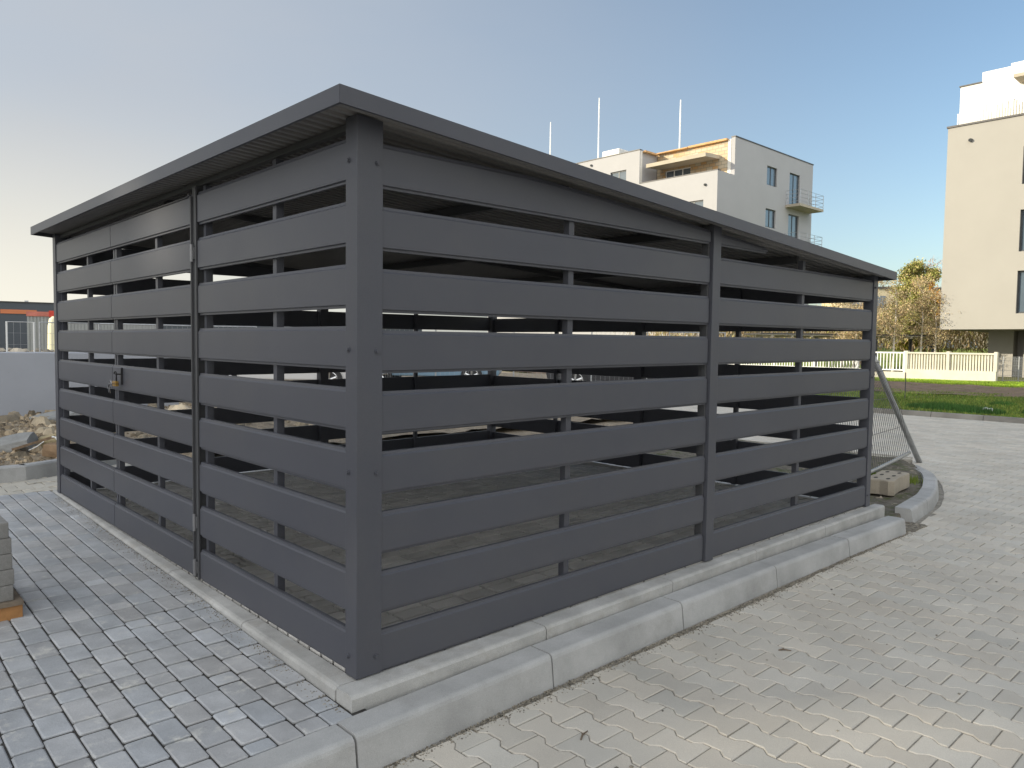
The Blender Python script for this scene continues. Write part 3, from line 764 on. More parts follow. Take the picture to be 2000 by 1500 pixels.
mb.loft([[(17.35+x*-.68*s_, 2.42+x*.73*s_+q*.3, .02+y*s_+.02) for x, y in pts] for q, s_ in ((-.1, .6), (0, 1), (.12, .8), (.2, .4))])
tag(mb.build("plastic_bag", mat("white_bag", (.7, .72, .7), .5, .1, 10), bevel=.01), "crumpled white plastic bag lying in the grass", "litter")
mb = MB(); mb.tube([(19.75, 5.0, -.05), (19.75, 5.0, .72)], .012, 6)
tag(mb.build("survey_stake", steel_in), "thin dark survey rod standing in the verge soil", "stake")

# ------------------------------------------------------------ fences by the car park
wf = Root("railing_fence", (33, 11.4, 0), "white metal railing fence behind the verge, left of the cream balusters", "fence")
g = MB(); g.box(33, 33.25, 9.7, 22.0, -.1, .34); g.build("base_wall", fence_cream, wf)
g = MB()
for j in range(90): y = 9.8+j*.135; g.box(33.1, 33.13, y, y+.035, .44, 1.16)
g.box(33.09, 33.14, 9.7, 22, .40, .45); g.box(33.09, 33.14, 9.7, 22, 1.14, 1.2); g.build("railing", frame_white, wf)
for j in range(7):
    g = MB(); g.box(33.07, 33.16, 9.72+j*2, 9.80+j*2, .34, 1.25); g.build("fence_post", frame_white, wf)
bf = Root("baluster_fence", (33, 8, 0), "cream concrete baluster fence on a low wall reaching the pillar", "fence")
g = MB(); g.box(33, 33.25, 6.3, 9.68, -.1, .48); g.build("base_wall", fence_cream, bf)
g = MB()
for j in range(31): y = 6.36+j*.107; g.box(33.08, 33.18, y, y+.062, .48, 1.14)
g.build("balusters", fence_cream, bf)
g = MB(); g.box(33.03, 33.22, 6.3, 9.68, 1.14, 1.21); g.build("top_rail", fence_cream, bf)
for y in (6.28, 8.0, 9.62):
    g = MB(); g.box(33.02, 33.24, y, y+.12, .481, 1.26); g.build("fence_post", fence_cream, bf)
mf = Root("mesh_fence", (34.5, 6.3, 0), "thin galvanised wire mesh fence in front of the building pillar", "fence")
A = Vector((33.86, 6.84, 0)); dB = Vector((1.12, -1.06, 0))
for j in range(3):
    p = A+dB*(j*.42 if j < 2 else 1.05); p = A+dB*(.42*j*1.0)
    g = MB(); g.tube([(p.x, p.y, 0), (p.x, p.y, 1.08)], .022, 6); g.build("fence_post", galv, mf)
g = MB(); e = A+dB*2.6
for z in (.1, .3, .5, .7, .9, 1.02): g.tube([(A.x, A.y, z), (e.x, e.y, z)], .006, 4)
for j in range(52): p = A.lerp(e, j/51); g.tube([(p.x, p.y, .08), (p.x, p.y, 1.03)], .004, 4)
g.build("wire_mesh", galv, mf)

# carport behind the fence
cp = Root("carport", (39, 12.5, 0), "low dark flat roofed carport with slim posts behind the white railing", "carport")
ax = Vector((2.32, -2.16, 0)).normalized(); bx = Vector((ax.y, -ax.x, 0))*-1
def cpP(a, b, z): q = Vector((40.15, 10.65, 0))-ax*a+bx*b; return (q.x, q.y, z)
g = MB(); g.loft([[cpP(0, b, 1.98), cpP(0, b, 2.06), cpP(9, b, 2.06), cpP(9, b, 1.98)] for b in (0, 2.6)]); g.build("roof", capm, cp)
g = MB(); g.loft([[cpP(.05, b, 1.95), cpP(.05, b, 1.979), cpP(8.9, b, 1.979), cpP(8.9, b, 1.95)] for b in (.05, 2.55)]); g.build("ceiling", render_white, cp)
g = MB()
for k in range(9): g.loft([[cpP(.3+k, b, 1.86), cpP(.3+k, b, 1.949), cpP(.42+k, b, 1.949), cpP(.42+k, b, 1.86)] for b in (.1, 2.5)])
g.loft([[cpP(.05, b, 1.962), cpP(.05, b, 1.979), cpP(8.9, b, 1.979), cpP(8.9, b, 1.962)] for b in (.05, 2.55)]) if False else None
g.build("rafters", mat("pale_timber", (.5, .46, .38), .8, .1), cp)
for a in (.1, 3, 6, 8.8):
    for b in (.2, 2.4):
        g = MB(); g.loft([[cpP(a, b, z), cpP(a+.12, b, z), cpP(a+.12, b+.12, z), cpP(a, b+.12, z)] for z in (0, 1.86)]); g.build("post", frame_dark, cp)
for a in (.5, .95):
    g = MB(); g.tube([cpP(.16, .25, 1.4), cpP(a, .25, 1.86)], .03, 5); g.build("brace", frame_dark, cp)

# ------------------------------------------------------------ far buildings
def window(root, face, c, a0, a1, z0, z1, dark=True, mull=1, depth=.12):
    """window on wall; face 'y' -> wall at y=c facing -y, 'x' -> wall at x=c facing -x"""
    fm = frame_dark if dark else frame_white
    def bx(g, u0, u1, d0, d1, w0, w1):
        if face == 'y': g.box(u0, u1, c+d0, c+d1, w0, w1)
        else: g.box(c+d0, c+d1, u0, u1, w0, w1)
    g = MB(); t = .07
    bx(g, a0, a1, -.03, .10, z0, z0+t); bx(g, a0, a1, -.03, .10, z1-t, z1); bx(g, a0, a0+t, -.03, .10, z0+t, z1-t); bx(g, a1-t, a1, -.03, .10, z0+t, z1-t)
    for k in range(mull):
        m_ = a0+(a1-a0)*(k+1)/(mull+1); bx(g, m_-.04, m_+.04, -.02, .09, z0+t, z1-t)
    f = g.build("window", fm, root); sub = Sub(f, root)
    g = MB(); bx(g, a0+t, a1-t, .012, .03, z0+t, z1-t); g.build("pane", glass_m, sub)
    g = MB(); bx(g, a0-.05, a1+.05, -.1, .02, z0-.06, z0-.002); g.build("sill", capm, sub)
# block of flats with the terrace (centre)
BA = Root("apartment_building", (50, 31, 0), "cream four storey block with an unfinished brick terrace and three roof poles", "building")
yF = 27.38; xF = 46.18; xU = 48.42
def walls_with_holes(g, face, c, a0, a1, z0, z1, holes, th=.3):
    """wall slab with rectangular openings, built as strips"""
    zs = sorted({z0, z1, *[h[2] for h in holes], *[h[3] for h in holes]})
    for za, zb_ in zip(zs, zs[1:]):
        cuts = sorted([(h[0], h[1]) for h in holes if h[2] <= za+1e-6 and h[3] >= zb_-1e-6])
        a = a0
        for h0, h1 in cuts+[(a1, a1)]:
            if h0 > a:
                if face == 'y': g.box(a, h0, c, c+th, za, zb_)
                else: g.box(c, c+th, a, h0, za, zb_)
            a = h1
g = MB()
wy = [(53.12, 54.70, 13.87, 15.32), (53.08, 54.66, 10.63, 12.06), (56.76, 58.5, 12.75, 15.38), (56.75, 58.5, 9.5, 12.08), (53.1, 54.68, 7.4, 8.85), (53.1, 54.68, 4.2, 5.6)]
walls_with_holes(g, 'y', yF, xU, 60.75, 0, 16.6, wy)
g.box(xF, xU-.002, yF, yF+.3, 0, 13.85)
walls_with_holes(g, 'x', xF, yF+.302, 34.3, 0, 13.85, [(28.5, 30.2, 10.2, 11.9), (31.5, 33.2, 10.2, 11.9)])
walls_with_holes(g, 'x', xF, 34.302, 52, 0, 16.45, [(35.6, 37.2, 13.6, 15.15), (39.5, 41, 13.6, 15.15), (44, 45.6, 13.6, 15.15)])
g.box(xF+.302, 62, 51.7, 52, 0, 16.45); g.box(60.45, 60.75, yF+.302, 51.69, 0, 16.4)
g.box(xF+.3, 60.4, yF+.31, 34.3, 13.3, 13.5)   # terrace floor
g.box(xF+.302, 48.4, 34.302, 34.6, 13.5, 16.4)   # wing return wall
g.build("wall", render_cream, BA)
g = MB(); g.box(xU+.3, 60.4, yF+.305, 36, 16.4, 16.5); g.box(xF+.3, 60.4, 36.005, 51.6, 16.2, 16.35); g.build("roof", capm, BA)
for bb in ((xU-.03, 60.8, yF-.04, yF+.34, 16.602, 16.68), (xF-.04, xF+.34, 34.29, 52, 16.452, 16.52), (xF-.03, xF+.33, yF-.03, 34.28, 13.852, 13.91)):
    g = MB(); g.box(*bb); g.build("coping", capm, BA)
g = MB(); walls_with_holes(g, 'x', xU, 27.96, 34.29, 13.5, 16.42, [(31.15, 33.5, 14.05, 15.05)], .25); g.build("brick_wall", brick, BA)
g = MB(); g.box(xU-.03, xU+.24, 27.70, 27.955, 13.5, 16.5); g.build("insulation", foam, BA)
g = MB(); g.box(xF+.06, xF+.3, 34.27, 34.300, 13.86, 16.4); g.build("insulation", foam, BA)
g = MB(); g.box(xU-.25, xU+.1, 27.96, 31.3, 16.42, 16.56); g.box(xU-.35, xU+.1, 31.3, 34.2, 16.42, 16.5); g.box(xF+.31, xU-.26, 34.0, 34.25, 16.3, 16.44); g.build("roof_timber", timber, BA)
g = MB(); g.loft([[(xU-1.95, y_, 15.06), (xU-1.95, y_, 15.34), (xU, y_, 15.46), (xU, y_, 15.2)] for y_ in (28.6, 33.9)]); g.build("terrace_slab", balc_m, BA)
for h in wy[:2]+wy[4:]: window(BA, 'y', yF+.14, *h[:2], h[2], h[3], mull=1)
for h in wy[2:4]: window(BA, 'y', yF+.14, *h[:2], h[2], h[3], mull=1)
window(BA, 'x', xF+.14, 35.6, 37.2, 13.6, 15.15); window(BA, 'x', xF+.14, 39.5, 41, 13.6, 15.15); window(BA, 'x', xF+.14, 44, 45.6, 13.6, 15.15); window(BA, 'x', xF+.14, 28.5, 30.2, 10.2, 11.9); window(BA, 'x', xF+.14, 31.5, 33.2, 10.2, 11.9); window(BA, 'x', xU+.12, 31.15, 33.5, 14.05, 15.05, dark=False, mull=2)
for zf in (12.72, 9.35):
    g = MB(); g.box(56.2, 60.3, 26.15, yF-.003, zf-.2, zf); b_ = g.build("balcony", balc_m, BA); sb = Sub(b_, BA)
    g = MB()
    for x in (56.22, 57.6, 58.9, 60.26): g.tube([(x, 26.18, zf), (x, 26.18, zf+1.1)], .025, 5)
    for z in (.2, .5, .8, 1.1): g.tube([(56.22, 26.18, zf+z), (60.26, 26.18, zf+z)], .014, 4)
    for x in (56.22, 60.26):
        for z in (.2, .5, .8, 1.1): g.tube([(x, 26.18, zf+z), (x, yF, zf+z)], .014, 4)
        g.tube([(x, yF-.1, zf), (x, yF-.1, zf+1.1)], .02, 5)
    g.build("balcony_railing", galv, sb)
for y, z0, z1 in ((33.3, 16.45, 20.9), (41.8, 16.3, 22.95), (47.7, 16.3, 22.05)):
    g = MB(); g.tube([(50, y, z0), (50, y, z1-.8), (50, y, z1)], [.07, .06, .045], 8); g.build("roof_pole", pole_white, BA)
g = MB(); g.box(49.3, 50.6, 38.9, 40.8, 16.35, 18.0); g.build("roof_box", foam, BA, bevel=.1)
for (y, z) in ((28.35, 12.95), (39.2, 16.05)):
    g = MB(); g.tube([(xF, y, z), (xF-.12, y, z-.03)], .09, 8); g.build("spout", frame_dark, BA)

# right building
BB = Root("apartment_building", (45, 2, 0), "beige block at the right edge raised on pillars with a white penthouse", "building")
xR = 39.2
hw = [(5.9, 7.2, 5.85, 7.75), (5.9, 7.2, 3.03, 4.98), (1.5, 2.8, 5.85, 7.75), (1.5, 2.8, 3.03, 4.98), (5.9, 7.2, 8.9, 10.6)]
g = MB(); walls_with_holes(g, 'x', xR, -16, 10.36, 2.31, 12.0, hw); g.box(xR+.302, 54, 10.06, 10.36, 2.31, 12.0); g.box(xR+.302, 54, -16, 10.05, 2.311, 2.5); g.box(xR+.302, 54, -16, 10.05, 11.4, 11.6)
g.build("wall", render_beige, BB)
for h in hw: window(BB, 'x', xR+.16, *h)
g = MB(); g.box(xR-.05, xR+.36, -16, 10.41, 12.003, 12.09); g.box(xR+.361, 54, 10.02, 10.41, 12.003, 12.09); g.build("coping", capm, BB)
g = MB(); g.box(42, 46, 7.9, 8.98, -.1, 2.309); g.box(42, 46, -14, 7.46, -.1, 2.309); g.box(42.8, 43, 7.46, 7.9, -.1, 2.308); g.build("ground_floor_wall", render_grey, BB)
g = MB(); g.box(42.02, 42.06, 7.47, 7.89, 0.0, 1.03); g.build("grille", frame_dark, BB)
g = MB(); g.box(41.0, 52, 9.5, 10.44, 11.6, 14.4); g.box(41.0, 52, 8.3, 9.498, 11.6, 14.9); g.box(41.0, 52, -2, 8.298, 11.6, 15.03)
g.build("penthouse", render_white, BB)
g = MB(); g.box(40.95, 52, 9.5, 10.49, 14.401, 14.46); g.build("coping", capm, BB)
g = MB(); g.box(39.9, 41, 5.2, 7.9, 14.0, 14.15); g.build("penthouse_canopy", balc_m, BB)
g = MB(); rng = random.Random(6)
for j in range(34):
    y = 10.3-j*.115; hh = 12.95+(.0 if j < 5 else rng.uniform(.0, .75))
    g.box(40.4, 40.43, y, y+.05, 12.09, hh)
g.build("terrace_screen", render_white, BB)
g = MB(); g.tube([(xR, 9.36, 11.28), (xR-.12, 9.36, 11.25)], .08, 8); g.build("spout", frame_dark, BB)

# pale block of flats far behind the trees
BC = Root("apartment_building", (96, 31, 0), "distant pale yellow block of flats behind the bare trees", "building")
g = MB(); Mx = Matrix.Translation((98, 33, 0)) @ Matrix.Rotation(R(-43), 4, 'Z')
g.box(-9, 9, -3, 3, 0, 8.4, M=Mx); g.build("wall", mat("far_render", (.6, .5, .34), .9, .1, .3), BC)
g = MB(); g.box(-9.1, 9.1, -3.1, 3.1, 8.41, 8.7, M=Mx); g.build("roof", capm, BC)
for j in range(6):
    for k in range(3):
        g = MB(); g.box(-8+j*2.8, -6.6+j*2.8, -3.03, -2.9, 1+k*2.6, 2.4+k*2.6, M=Mx @ Matrix.Translation((0, 0, 0))); g.build("window", glass_m, BC)
for k in range(3):
    g = MB(); g.box(-1, 1.5, -4.0, -3.04, .6+k*2.6, .75+k*2.6, M=Mx); g.build("balcony", render_white, BC)

# dark warehouse, container and bale on the left
WH = Root("warehouse", (12, 76, 0), "long dark grey warehouse with an orange stripe on the left horizon", "warehouse")
Mx = Matrix.Translation((12.0, 76.5, 0)) @ Matrix.Rotation(R(-10), 4, 'Z')
g = MB(); g.box(-30, 40, 0, 18, 0, 4.42, M=Mx); g.build("wall", ware_m, WH)
g = MB(); g.box(-30, 40, -.08, 18, 4.421, 4.5, M=Mx); g.build("roof_edge", capm, WH)
g = MB(); g.box(-.9, 1.8, -.06, -.003, 3.42, 3.78, M=Mx); g.build("orange_stripe", orange_m, WH)
g = MB(); g.box(.9, 1.2, .3, .6, 4.5, 4.62, M=Mx); g.build("roof_vent", galv, WH)
CT = Root("site_container", (7.2, 42, 0), "grey corrugated site container with a faded red top band", "container")
Mx = Matrix.Translation((6.72, 42.1, 0)) @ Matrix.Rotation(R(-15), 4, 'Z')
g = MB()
for j in range(40): g.box(j*.15, j*.15+.09, -.04, 0, .1, 2.42, M=Mx)
g.box(-.0, 6, .001, 2.4, .1, 2.42, M=Mx); g.build("wall", cont_m, CT)
g = MB(); g.box(-.03, 6.03, -.08, 2.45, 2.421, 2.66, M=Mx); g.build("top_band", mat("faded_red", (.50, .16, .12), .7, .25, 3), CT)
g = MB(); g.box(.95, 2.2, -.12, -.081, 2.40, 2.72, M=Mx); g.build("red_panel", red_m, CT)
mb = MB(); mb.loft([[(7.35+r_*.30*math.cos(a), 39.4+r_*.3*math.sin(a), z) for a in [i*math.pi/6 for i in range(12)]] for z, r_ in ((0.1, 1.1), (.7, 1.05), (1.3, 1.0), (1.9, .95), (2.25, .75), (2.38, .3))])
tag(mb.build("wrapped_bale", mat("cream_tarp", (.78, .72, .5), .7, .08, 3), smooth=True), "tall sunlit cream tarpaulin roll standing before the container", "tarpaulin roll")
# palm like bush and site fence on the left
def siteframe(x, y, ang, wdt, label):
    r_ = Root("site_fence", (x, y, 0.1), label, "site fence", "wire site fence panels beyond the wall")
    d = Vector((math.cos(R(ang)), math.sin(R(ang)), 0)); a = Vector((x, y, .15))
    g = MB(); b = a+d*wdt
    g.tube([a, a+Vector((0, 0, 1.55)), b+Vector((0, 0, 1.55)), b, a], .022, 6); g.build("frame", frame_white if wdt < 1 else galv, r_)
    g = MB()
    n = int(wdt/.12)
    for i in range(1, n): p = a+d*(wdt*i/n); g.tube([p, p+Vector((0, 0, 1.55))], .003, 3)
    for k in range(1, 6): g.tube([a+Vector((0, 0, .26*k)), b+Vector((0, 0, .26*k))], .003, 3)
    g.build("wire_mesh", galv, r_)
sx, sy = 1.35, 17.6
lab = ["second site fence panel seen left of the container, white framed", "white framed site fence panel in front of the container's left end", "galvanised site fence panel passing in front of the tarpaulin roll", "site fence panel right behind the shelter's far left corner"]
for j, (px_, wd) in enumerate(((1.0, .52), (1.72, .52), (2.33, 1.2), (3.55, 2.2))):
    siteframe(px_+.1, 17.9-.16*j, -8, wd, lab[j])
fl_lab = ["between the concrete wall's right end and the white car", "in front of the white car's bonnet", "in front of the light blue car's left half", "in front of the light blue car's right end", "left of the dark car's front wheel", "in front of the dark car's wheel", "in front of the dark car's right half"]
for j in range(7):
    siteframe(5.9+j*1.5, 17.2-j*1.35, -42, 1.45, "thin wire site fence panel "+fl_lab[j])
def rockpile(name, cx, cy, rx, ry, h, n, seed, label):
    g = MB(); rng = random.Random(seed)
    for i in range(n):
        a = rng.uniform(0, 6.28); q = math.sqrt(rng.random()); x = cx+rx*q*math.cos(a); y = cy+ry*q*math.sin(a)
        rock(g, (x, y, .1+h*(1-q*q)*rng.uniform(.7, 1)), rng.uniform(.06, .2), rng, t=(rng.uniform(.6, 1.6),)*3)
    o = g.build(name, rock_m); tag(o, label, "rock pile"); struct(o, "stuff")
rockpile("rock_pile", 2.3, 21, 3.2, 1.6, 1.0, 420, 3, "long pile of broken stones behind the site fence")
rockpile("rock_pile", 3.7, 24, 2.2, 1.3, .9, 260, 5, "smaller pale pile of broken stones under the container")

# ------------------------------------------------------------ parked cars behind the shelter
def car(loc, ang, paint, label, H_=1.0, van=False):
    r_ = Root("parked_car" if not van else "parked_van", (loc[0], loc[1], 0.05), label, "car" if not van else "van")
    Mx = Matrix.Translation((loc[0], loc[1], 0.05)) @ Matrix.Rotation(R(ang), 4, 'Z')
    L = 4.3; W = 1.75
    if van: st = [(-2.4, .5, 1.9), (-2.3, .3, 2.05), (1.0, .3, 2.05), (1.5, .3, 1.6), (2.0, .3, 1.1), (2.4, .3, .95), (2.5, .35, .6)]
    else: st = [(-2.15, .5, .9), (-2.1, .3, .98), (-1.7, .3, 1.02), (-1.2, .3, 1.38), (-.4, .3, 1.46), (.4, .3, 1.42), (1.1, .3, 1.0), (1.7, .3, .9), (2.1, .3, .72), (2.18, .4, .6)]
    secs = []
    for x, z0, z1 in st:
        zw = min(z1, .95 if not van else 1.2)
        wi = W/2*(1-.12*abs(x/2.3)**3)
        top = wi*(.72 if z1 > 1.1 else .9)
        secs.append([Mx @ Vector(p) for p in ((x, -wi*.94, z0), (x, -wi, (z0+zw)/2), (x, -wi*.97, zw), (x, -top, max(z1-.04, zw+.002)), (x, 0, z1), (x, top, max(z1-.04, zw+.002)), (x, wi*.97, zw), (x, wi, (z0+zw)/2), (x, wi*.94, z0))])
    g = MB(); g.loft(secs); g.build("body", paint, r_, smooth=False, bevel=.03)
    g = MB()
    wx0, wx1 = (-1.05, .75) if not van else (.5, 1.4)
    zt = 1.34 if not van else 1.75; zlo = .98 if not van else 1.25
    for sgn in (-1, 1):
        w0 = W/2*.985; w1 = W/2*.80
        a = [Vector((wx0-.1, sgn*w0, zlo)), Vector((wx1+.25, sgn*w0, zlo)), Vector((wx1-.2, sgn*w1, zt)), Vector((wx0+.1, sgn*w1, zt))]
        off_ = Vector((0, sgn*.03, .01)); g.loft([[Mx @ p for p in a], [Mx @ (p+off_) for p in a]])
    g.build("side_window", glass_m, r_)
    for x in (-1.35, 1.35):
        for sgn in (-1, 1):
            y = sgn*(W/2-.08)
            g = MB(); g.tube([Mx @ Vector((x, y-.1, .32)), Mx @ Vector((x, y+.1, .32))], .32, 24); wl_ = g.build("wheel", black_m, r_)
            sb = Sub(wl_, r_); g = MB()
            yo_ = y+sgn*.101
            g.tube([Mx @ Vector((x, yo_-.004, .32)), Mx @ Vector((x, yo_+.008, .32))], .055, 12)
            for k in range(5):
                a = 2*math.pi*k/5+.3
                g.tube([Mx @ Vector((x+.04*math.cos(a), yo_, .32+.04*math.sin(a))), Mx @ Vector((x+.19*math.cos(a), yo_, .32+.19*math.sin(a)))], [.03, .045], 6)
            g.tube([Mx @ Vector((x+.205*math.cos(t_), yo_, .32+.205*math.sin(t_))) for t_ in [i*math.pi/10 for i in range(21)]], .016, 6)
            g.build("rim", chrome, sb)
    for sgn in (-1, 1):
        g = MB(); g.box(2.03 if not van else 2.38, 2.16 if not van else 2.49, sgn*.62-.14, sgn*.62+.14, .6, .74, M=Mx); g.build("headlight", glass_m if False else chrome, r_)
pw = mat("white_car_paint", (.7, .7, .7), .25, .03, 1); pb = mat("blue_car_paint", (.22, .34, .45), .25, .05, 1); pd = mat("dark_car_paint", (.05, .05, .055), .25, .05, 1)
car((7.9, 16.4), -43, pw, "white car parked furthest left behind the shelter"); car((10.6, 18.0), 50, pw, "white delivery van standing between the white and the blue car", van=True)
car((12.6, 16.3), -45, pb, "light blue car parked behind the shelter"); car((15.3, 10.9), -48, pd, "dark car with bright five spoke wheel behind the shelter")

# ------------------------------------------------------------ trees
def tree(name, x, y, h, cr, zc0, cols, n, seed, label, cat="tree", trunkm=bark_m, lean=0, tr=.16, leafsz=.14, group="trees behind the car park", clumps=26, branches=16, near=0.62):
    if near:
        x, y = CAM.x+near*(x-CAM.x), CAM.y+near*(y-CAM.y); h = CAM.z+near*(h-CAM.z); zc0 = CAM.z+near*(zc0-CAM.z); cr *= near; tr *= near; leafsz *= near; lean *= near
    rng = random.Random(seed); r_ = Root(name, (x, y, 0), label, cat, group)
    g = MB(); top = Vector((x+lean, y, h*.93))
    P = [Vector((x, y, 0)).lerp(top, u)+Vector((rng.uniform(-.1, .1), rng.uniform(-.1, .1), 0))*u for u in (0, .2, .4, .6, .8, 1)]
    g.tube(P, [tr, tr*.8, tr*.6, tr*.42, tr*.26, tr*.08], 7)
    cl = []
    for k in range(branches):
        u = rng.uniform(max(.15, zc0/h*.8), .95); b = Vector((x, y, 0)).lerp(top, u); a = rng.uniform(0, 6.28)
        rad = cr*math.sin(math.pi*min(1, max(.1, (b.z-zc0*.6)/(h-zc0*.6))))**.6*rng.uniform(.5, 1)
        e = b+Vector((math.cos(a)*rad, math.sin(a)*rad, rad*rng.uniform(.5, 1.2))); e.z = min(e.z, h)
        m_ = b.lerp(e, .5)+Vector((0, 0, -.08*rad))
        g.tube([b, m_, e], [tr*.28, tr*.16, tr*.05], 4)
        for q in range(3):
            s_ = m_.lerp(e, rng.random()); e2 = s_+Vector((rng.uniform(-1, 1), rng.uniform(-1, 1), rng.uniform(0, 1)))*rad*.35
            g.tube([s_, e2], [tr*.08, tr*.03], 3); cl.append(e2)
        cl.append(e)
    g.build("trunk", trunkm, r_)
    if n:
        g = MB()
        for k in range(clumps):
            a = rng.uniform(0, 6.28); v = rng.uniform(0, 1); q = math.sqrt(rng.random())
            z = zc0+(h-zc0)*v; rad = cr*math.sin(math.pi*min(.97, .12+.82*v))**.7*q
            cl.append(Vector((x+lean*z/h+math.cos(a)*rad, y+math.sin(a)*rad, z)))
        for k in range(int(n*1.9)):
            c = rng.choice(cl); sg = cr*.16
            p = c+Vector((rng.gauss(0, sg), rng.gauss(0, sg), rng.gauss(0, sg*.8)))
            s_ = leafsz*.75*rng.uniform(.5, 1.3); d1_ = Vector((rng.uniform(-1, 1), rng.uniform(-1, 1), rng.uniform(-1, 1))).normalized(); d2 = d1_.cross(Vector((rng.uniform(-1, 1), rng.uniform(-1, 1), rng.uniform(-1, 1)))).normalized()
            col = rng.choice(cols); kk = rng.uniform(.65, 1.35); col = tuple(v*kk for v in col)
            g.quad([p-d1_*s_, p-d2*s_*.5, p+d1_*s_, p+d2*s_*.5], t=col)
        g.build("crown", leaf_w, r_)
    return r_
leaf_w = mat("autumn_leaf", (1, 1, 1), .8, .0, 1, tint=True, col2=(1, 1, 1))
YG = [(.30, .31, .08), (.42, .38, .12), (.24, .27, .07), (.46, .37, .16)]
OR = [(.60, .26, .03), (.55, .32, .05), (.48, .20, .03), (.62, .38, .06)]
BR = [(.50, .37, .20), (.42, .33, .19), (.56, .41, .24), (.40, .36, .16)]
YE = [(.45, .42, .05), (.38, .38, .05), (.52, .46, .08)]
tree("deciduous_tree", 73.6, 23.5, 9.3, 1.75, 3.2, YG, 14000, 1, "tall yellow green tree rising above the others right of the shelter roof", tr=.2)
tree("deciduous_tree", 80.2, 24.6, 8.0, 1.35, 2.6, OR, 8000, 2, "bright orange tree beside the beige building's left edge", tr=.15)
tree("deciduous_tree", 84, 25.4, 11.2, 1.1, 7, [(.42, .26, .2), (.5, .3, .18)], 500, 3, "thin reddish tree top sticking up behind the orange tree", tr=.14, leafsz=.1)
tree("shrub", 62.4, 19.9, 4.1, .95, 1.0, YE, 2600, 4, "yellow green bush in front of the birches behind the carport", "bush", group=None, tr=.08, near=.74)
names = ["birch tree farthest left behind the carport", "leaning pale birch second from the left behind the carport", "slender birch right of the leaning one", "birch in front of the tall yellow green tree", "birch right of the yellow green bush", "thin birch under the orange tree"]
for j, (bx_, by_, ln) in enumerate(((60.8, 24.5, .9), (61.5, 23.8, 1.1), (62.3, 23.0, .8), (64.0, 21.6, .4), (66.5, 20.4, .3), (67, 19.4, -.2))):
    tree("birch_tree", bx_, by_, 6.6+(j*37 % 5)*.25, 1.5, 2.2, BR, 2000, 40+j, names[j]+", pale bark and brown twigs", "tree", birch_m, ln, .11, .09, near=.6)
nm = ["left", "second", "third", "fourth", "fifth", "right"]
for j in range(6):
    tree("birch_tree", 63.5+j*.9, 17.6-j*.75, 5.6, 1.0, 2.5, BR, 500, 60+j, nm[j]+"most birch trunk seen under the overhang of the beige building" if j in (0, 5) else nm[j]+" birch trunk from the left under the overhang of the beige building", "tree", birch_m, .3*((j*7) % 3-1), .11, .09, near=0)
# bare tip behind the shelter roof
tree("deciduous_tree", 82, 31.5, 10.2, .9, 7.5, [(.42, .3, .25)], 200, 9, "bare twiggy tree top just above the low end of the shelter roof", leafsz=.08)
# brown thicket (stuff)
g = MB(); rng = random.Random(77)
for i in range(36000):
    u = rng.random(); x = 52+28*u+rng.gauss(0, 1.5); y = 38-30*u+rng.gauss(0, 1.5)
    if not seen((x, y, 2), 40): continue
    z = rng.uniform(.2, 1)**.8*(4.3+1.3*nz(x, y, .25, 3)); s_ = rng.uniform(.06, .16)
    xs_, ys_ = CAM.x+.70*(x-CAM.x), CAM.y+.70*(y-CAM.y)
    if ys_ > 10.9: x, y, z, s_ = xs_, ys_, CAM.z+.70*(z-CAM.z), s_*.6
    d = Vector((rng.gauss(0, .4), rng.gauss(0, .4), 1)).normalized(); e = Vector((rng.uniform(-1, 1), rng.uniform(-1, 1), 0)).normalized()
    c = rng.choice(BR+[(.22, .15, .08), (.3, .28, .08)]); p = Vector((x, y, z))
    g.quad([p-e*s_*.35, p+d*s_*3, p+e*s_*.35, p-d*s_], t=c)
o = g.build("thicket", leaf_w); tag(o, "brown autumn brushwood filling the space behind the carport", "brushwood"); struct(o, "stuff")
g = MB(); sheet(g, 47, 95, -10, 60, 30, 40, lambda x, y: min(1.5, .12*max(0, (x-48)))*0.9+.08*nz(x, y, .3))
struct(g.build("grass_bank", mat("bank_grass", (.17, .22, .04), .95, .4, .5, blotch=(.25, .18, .08), bl_scale=.7)))
# spiky bush at the left edge
r_ = Root("shrub", (1.85, 27.5, 0), "spiky yellow green bush at the left edge behind the site fence", "bush")
g = MB(); rng = random.Random(5)
for i in range(260):
    a = rng.uniform(0, 6.28); el = rng.uniform(.1, 1.4); l = rng.uniform(.5, .85); b = Vector((2.3+rng.gauss(0, .1), 27.5, 1.2))
    d = Vector((math.cos(a)*math.cos(el), math.sin(a)*math.cos(el), math.sin(el))); e = d.cross(Vector((0, 0, 1))).normalized()*.02
    k = rng.uniform(.7, 1.3); g.quad([b-e, b+e, b+d*l], t=(.32*k, .32*k, .06*k))
g.build("foliage", leaf_w, r_)
g = MB(); g.tube([(2.3, 27.5, 0), (2.3, 27.5, 1.25)], .08, 6); g.build("stem", bark_m, r_)

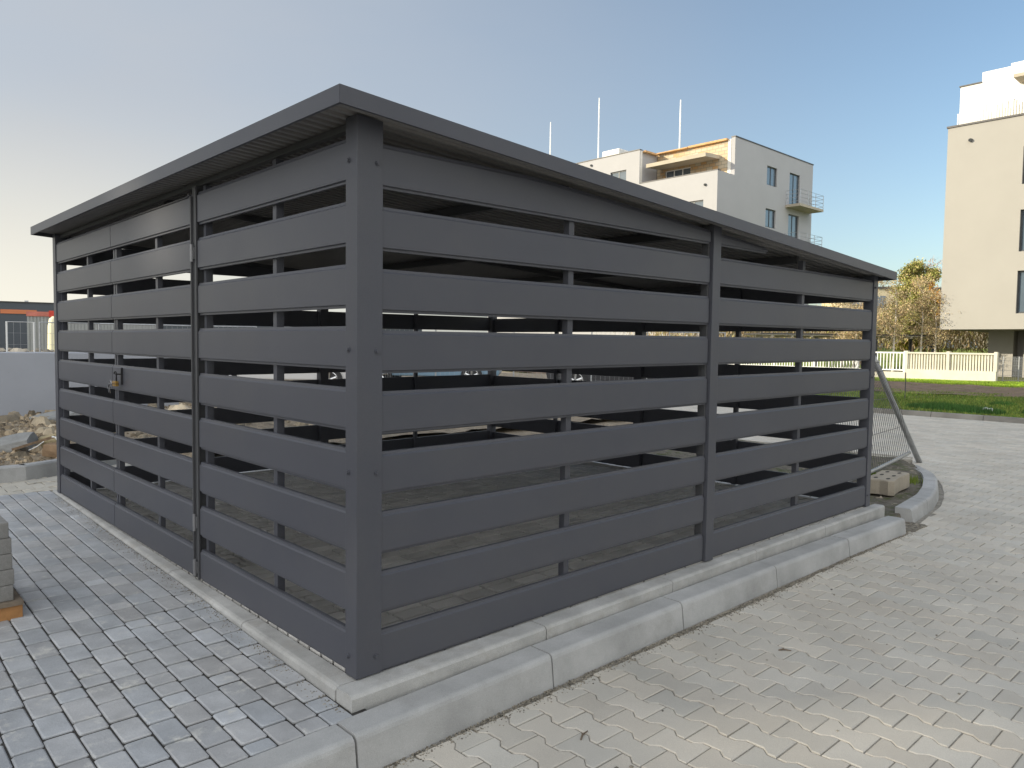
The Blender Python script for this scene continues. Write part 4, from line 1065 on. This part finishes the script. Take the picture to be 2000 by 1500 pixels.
# ------------------------------------------------------------ unseen tall block, added up-sun to shade this corner (out of frame, left)
SHADE_BLOCK = Root("apartment_building", (-45, 45, 0), "unseen tall slab block added left of the frame to shade the shelter", "building")
def sun_hole(x, y, dy, dz):  # openings added so sunlight throws patches on the road
    a = y+(x+45)*0.6745; z = (x+45)*math.tan(R(SUN_EL))/math.cos(R(180-SUN_AZ))-0.13
    a -= .135; z -= .083; dy += .27; dz += .166
    return (a-dy/2+.27, a+dy/2+.0, z-dz/2+.166, z+dz/2) if False else (a-dy/2+.135+.0, a+dy/2+.135, z-dz/2+.083, z+dz/2+.083)
g = MB(); walls_with_holes(g, 'x', -45, 24, 67, -.6, 31.0, [sun_hole(1.15, -1.3, .38, .20), sun_hole(4.9, -1.3, .6, .16), sun_hole(7.3, -.45, .9, .09)], .4)
g.build("wall", render_cream, SHADE_BLOCK)
for fl_ in range(9):
    for j in range(10):
        g = MB(); g.box(-44.59, -44.5, 26+j*4.1, 27.8+j*4.1, 1+fl_*3.1, 2.6+fl_*3.1)
        if fl_ != 5: g.build("window", glass_m, SHADE_BLOCK)
BOUNCE_BLOCK = Root("apartment_building", (8, -26, 0), "unseen pale block added behind the viewer to bounce light onto the shelter", "building")
g = MB(); g.box(-14, 34, -34, -17, -.6, 17.5); g.build("wall", mat("pale_blue_render", (.62, .66, .74), .9, .03, 1), BOUNCE_BLOCK)  # added light reflector; its pale blue cools the bounce
for fl_ in range(5):
    for j in range(11):
        g = MB(); g.box(-11+j*4.1, -9.6+j*4.1, -17.0, -16.93, 1+fl_*3.2, 2.5+fl_*3.2); g.build("window", glass_m, BOUNCE_BLOCK)

for k, (x, y, a, l, lb) in enumerate(((0.62, -0.62, 20, .035, "short dark twig lying on the road stones near the kerb corner"), (1.95, -.75, -50, .03, "small dark twig on the road further along the kerb"))):
    mb = MB(); c_, s_ = math.cos(R(a)), math.sin(R(a)); z = zroad(x, y)+.004
    mb.tube([(x-l*c_, y-l*s_, z), (x-l*.2*c_, y-l*.2*s_+.006, z+.004), (x+l*c_, y+l*s_, z+.001)], [.003, .004, .002], 6); mb.tube([(x, y, z+.003), (x-.01*s_, y+.014, z+.006)], .002, 5)
    tag(mb.build("twig", bark_m), lb, "twig")
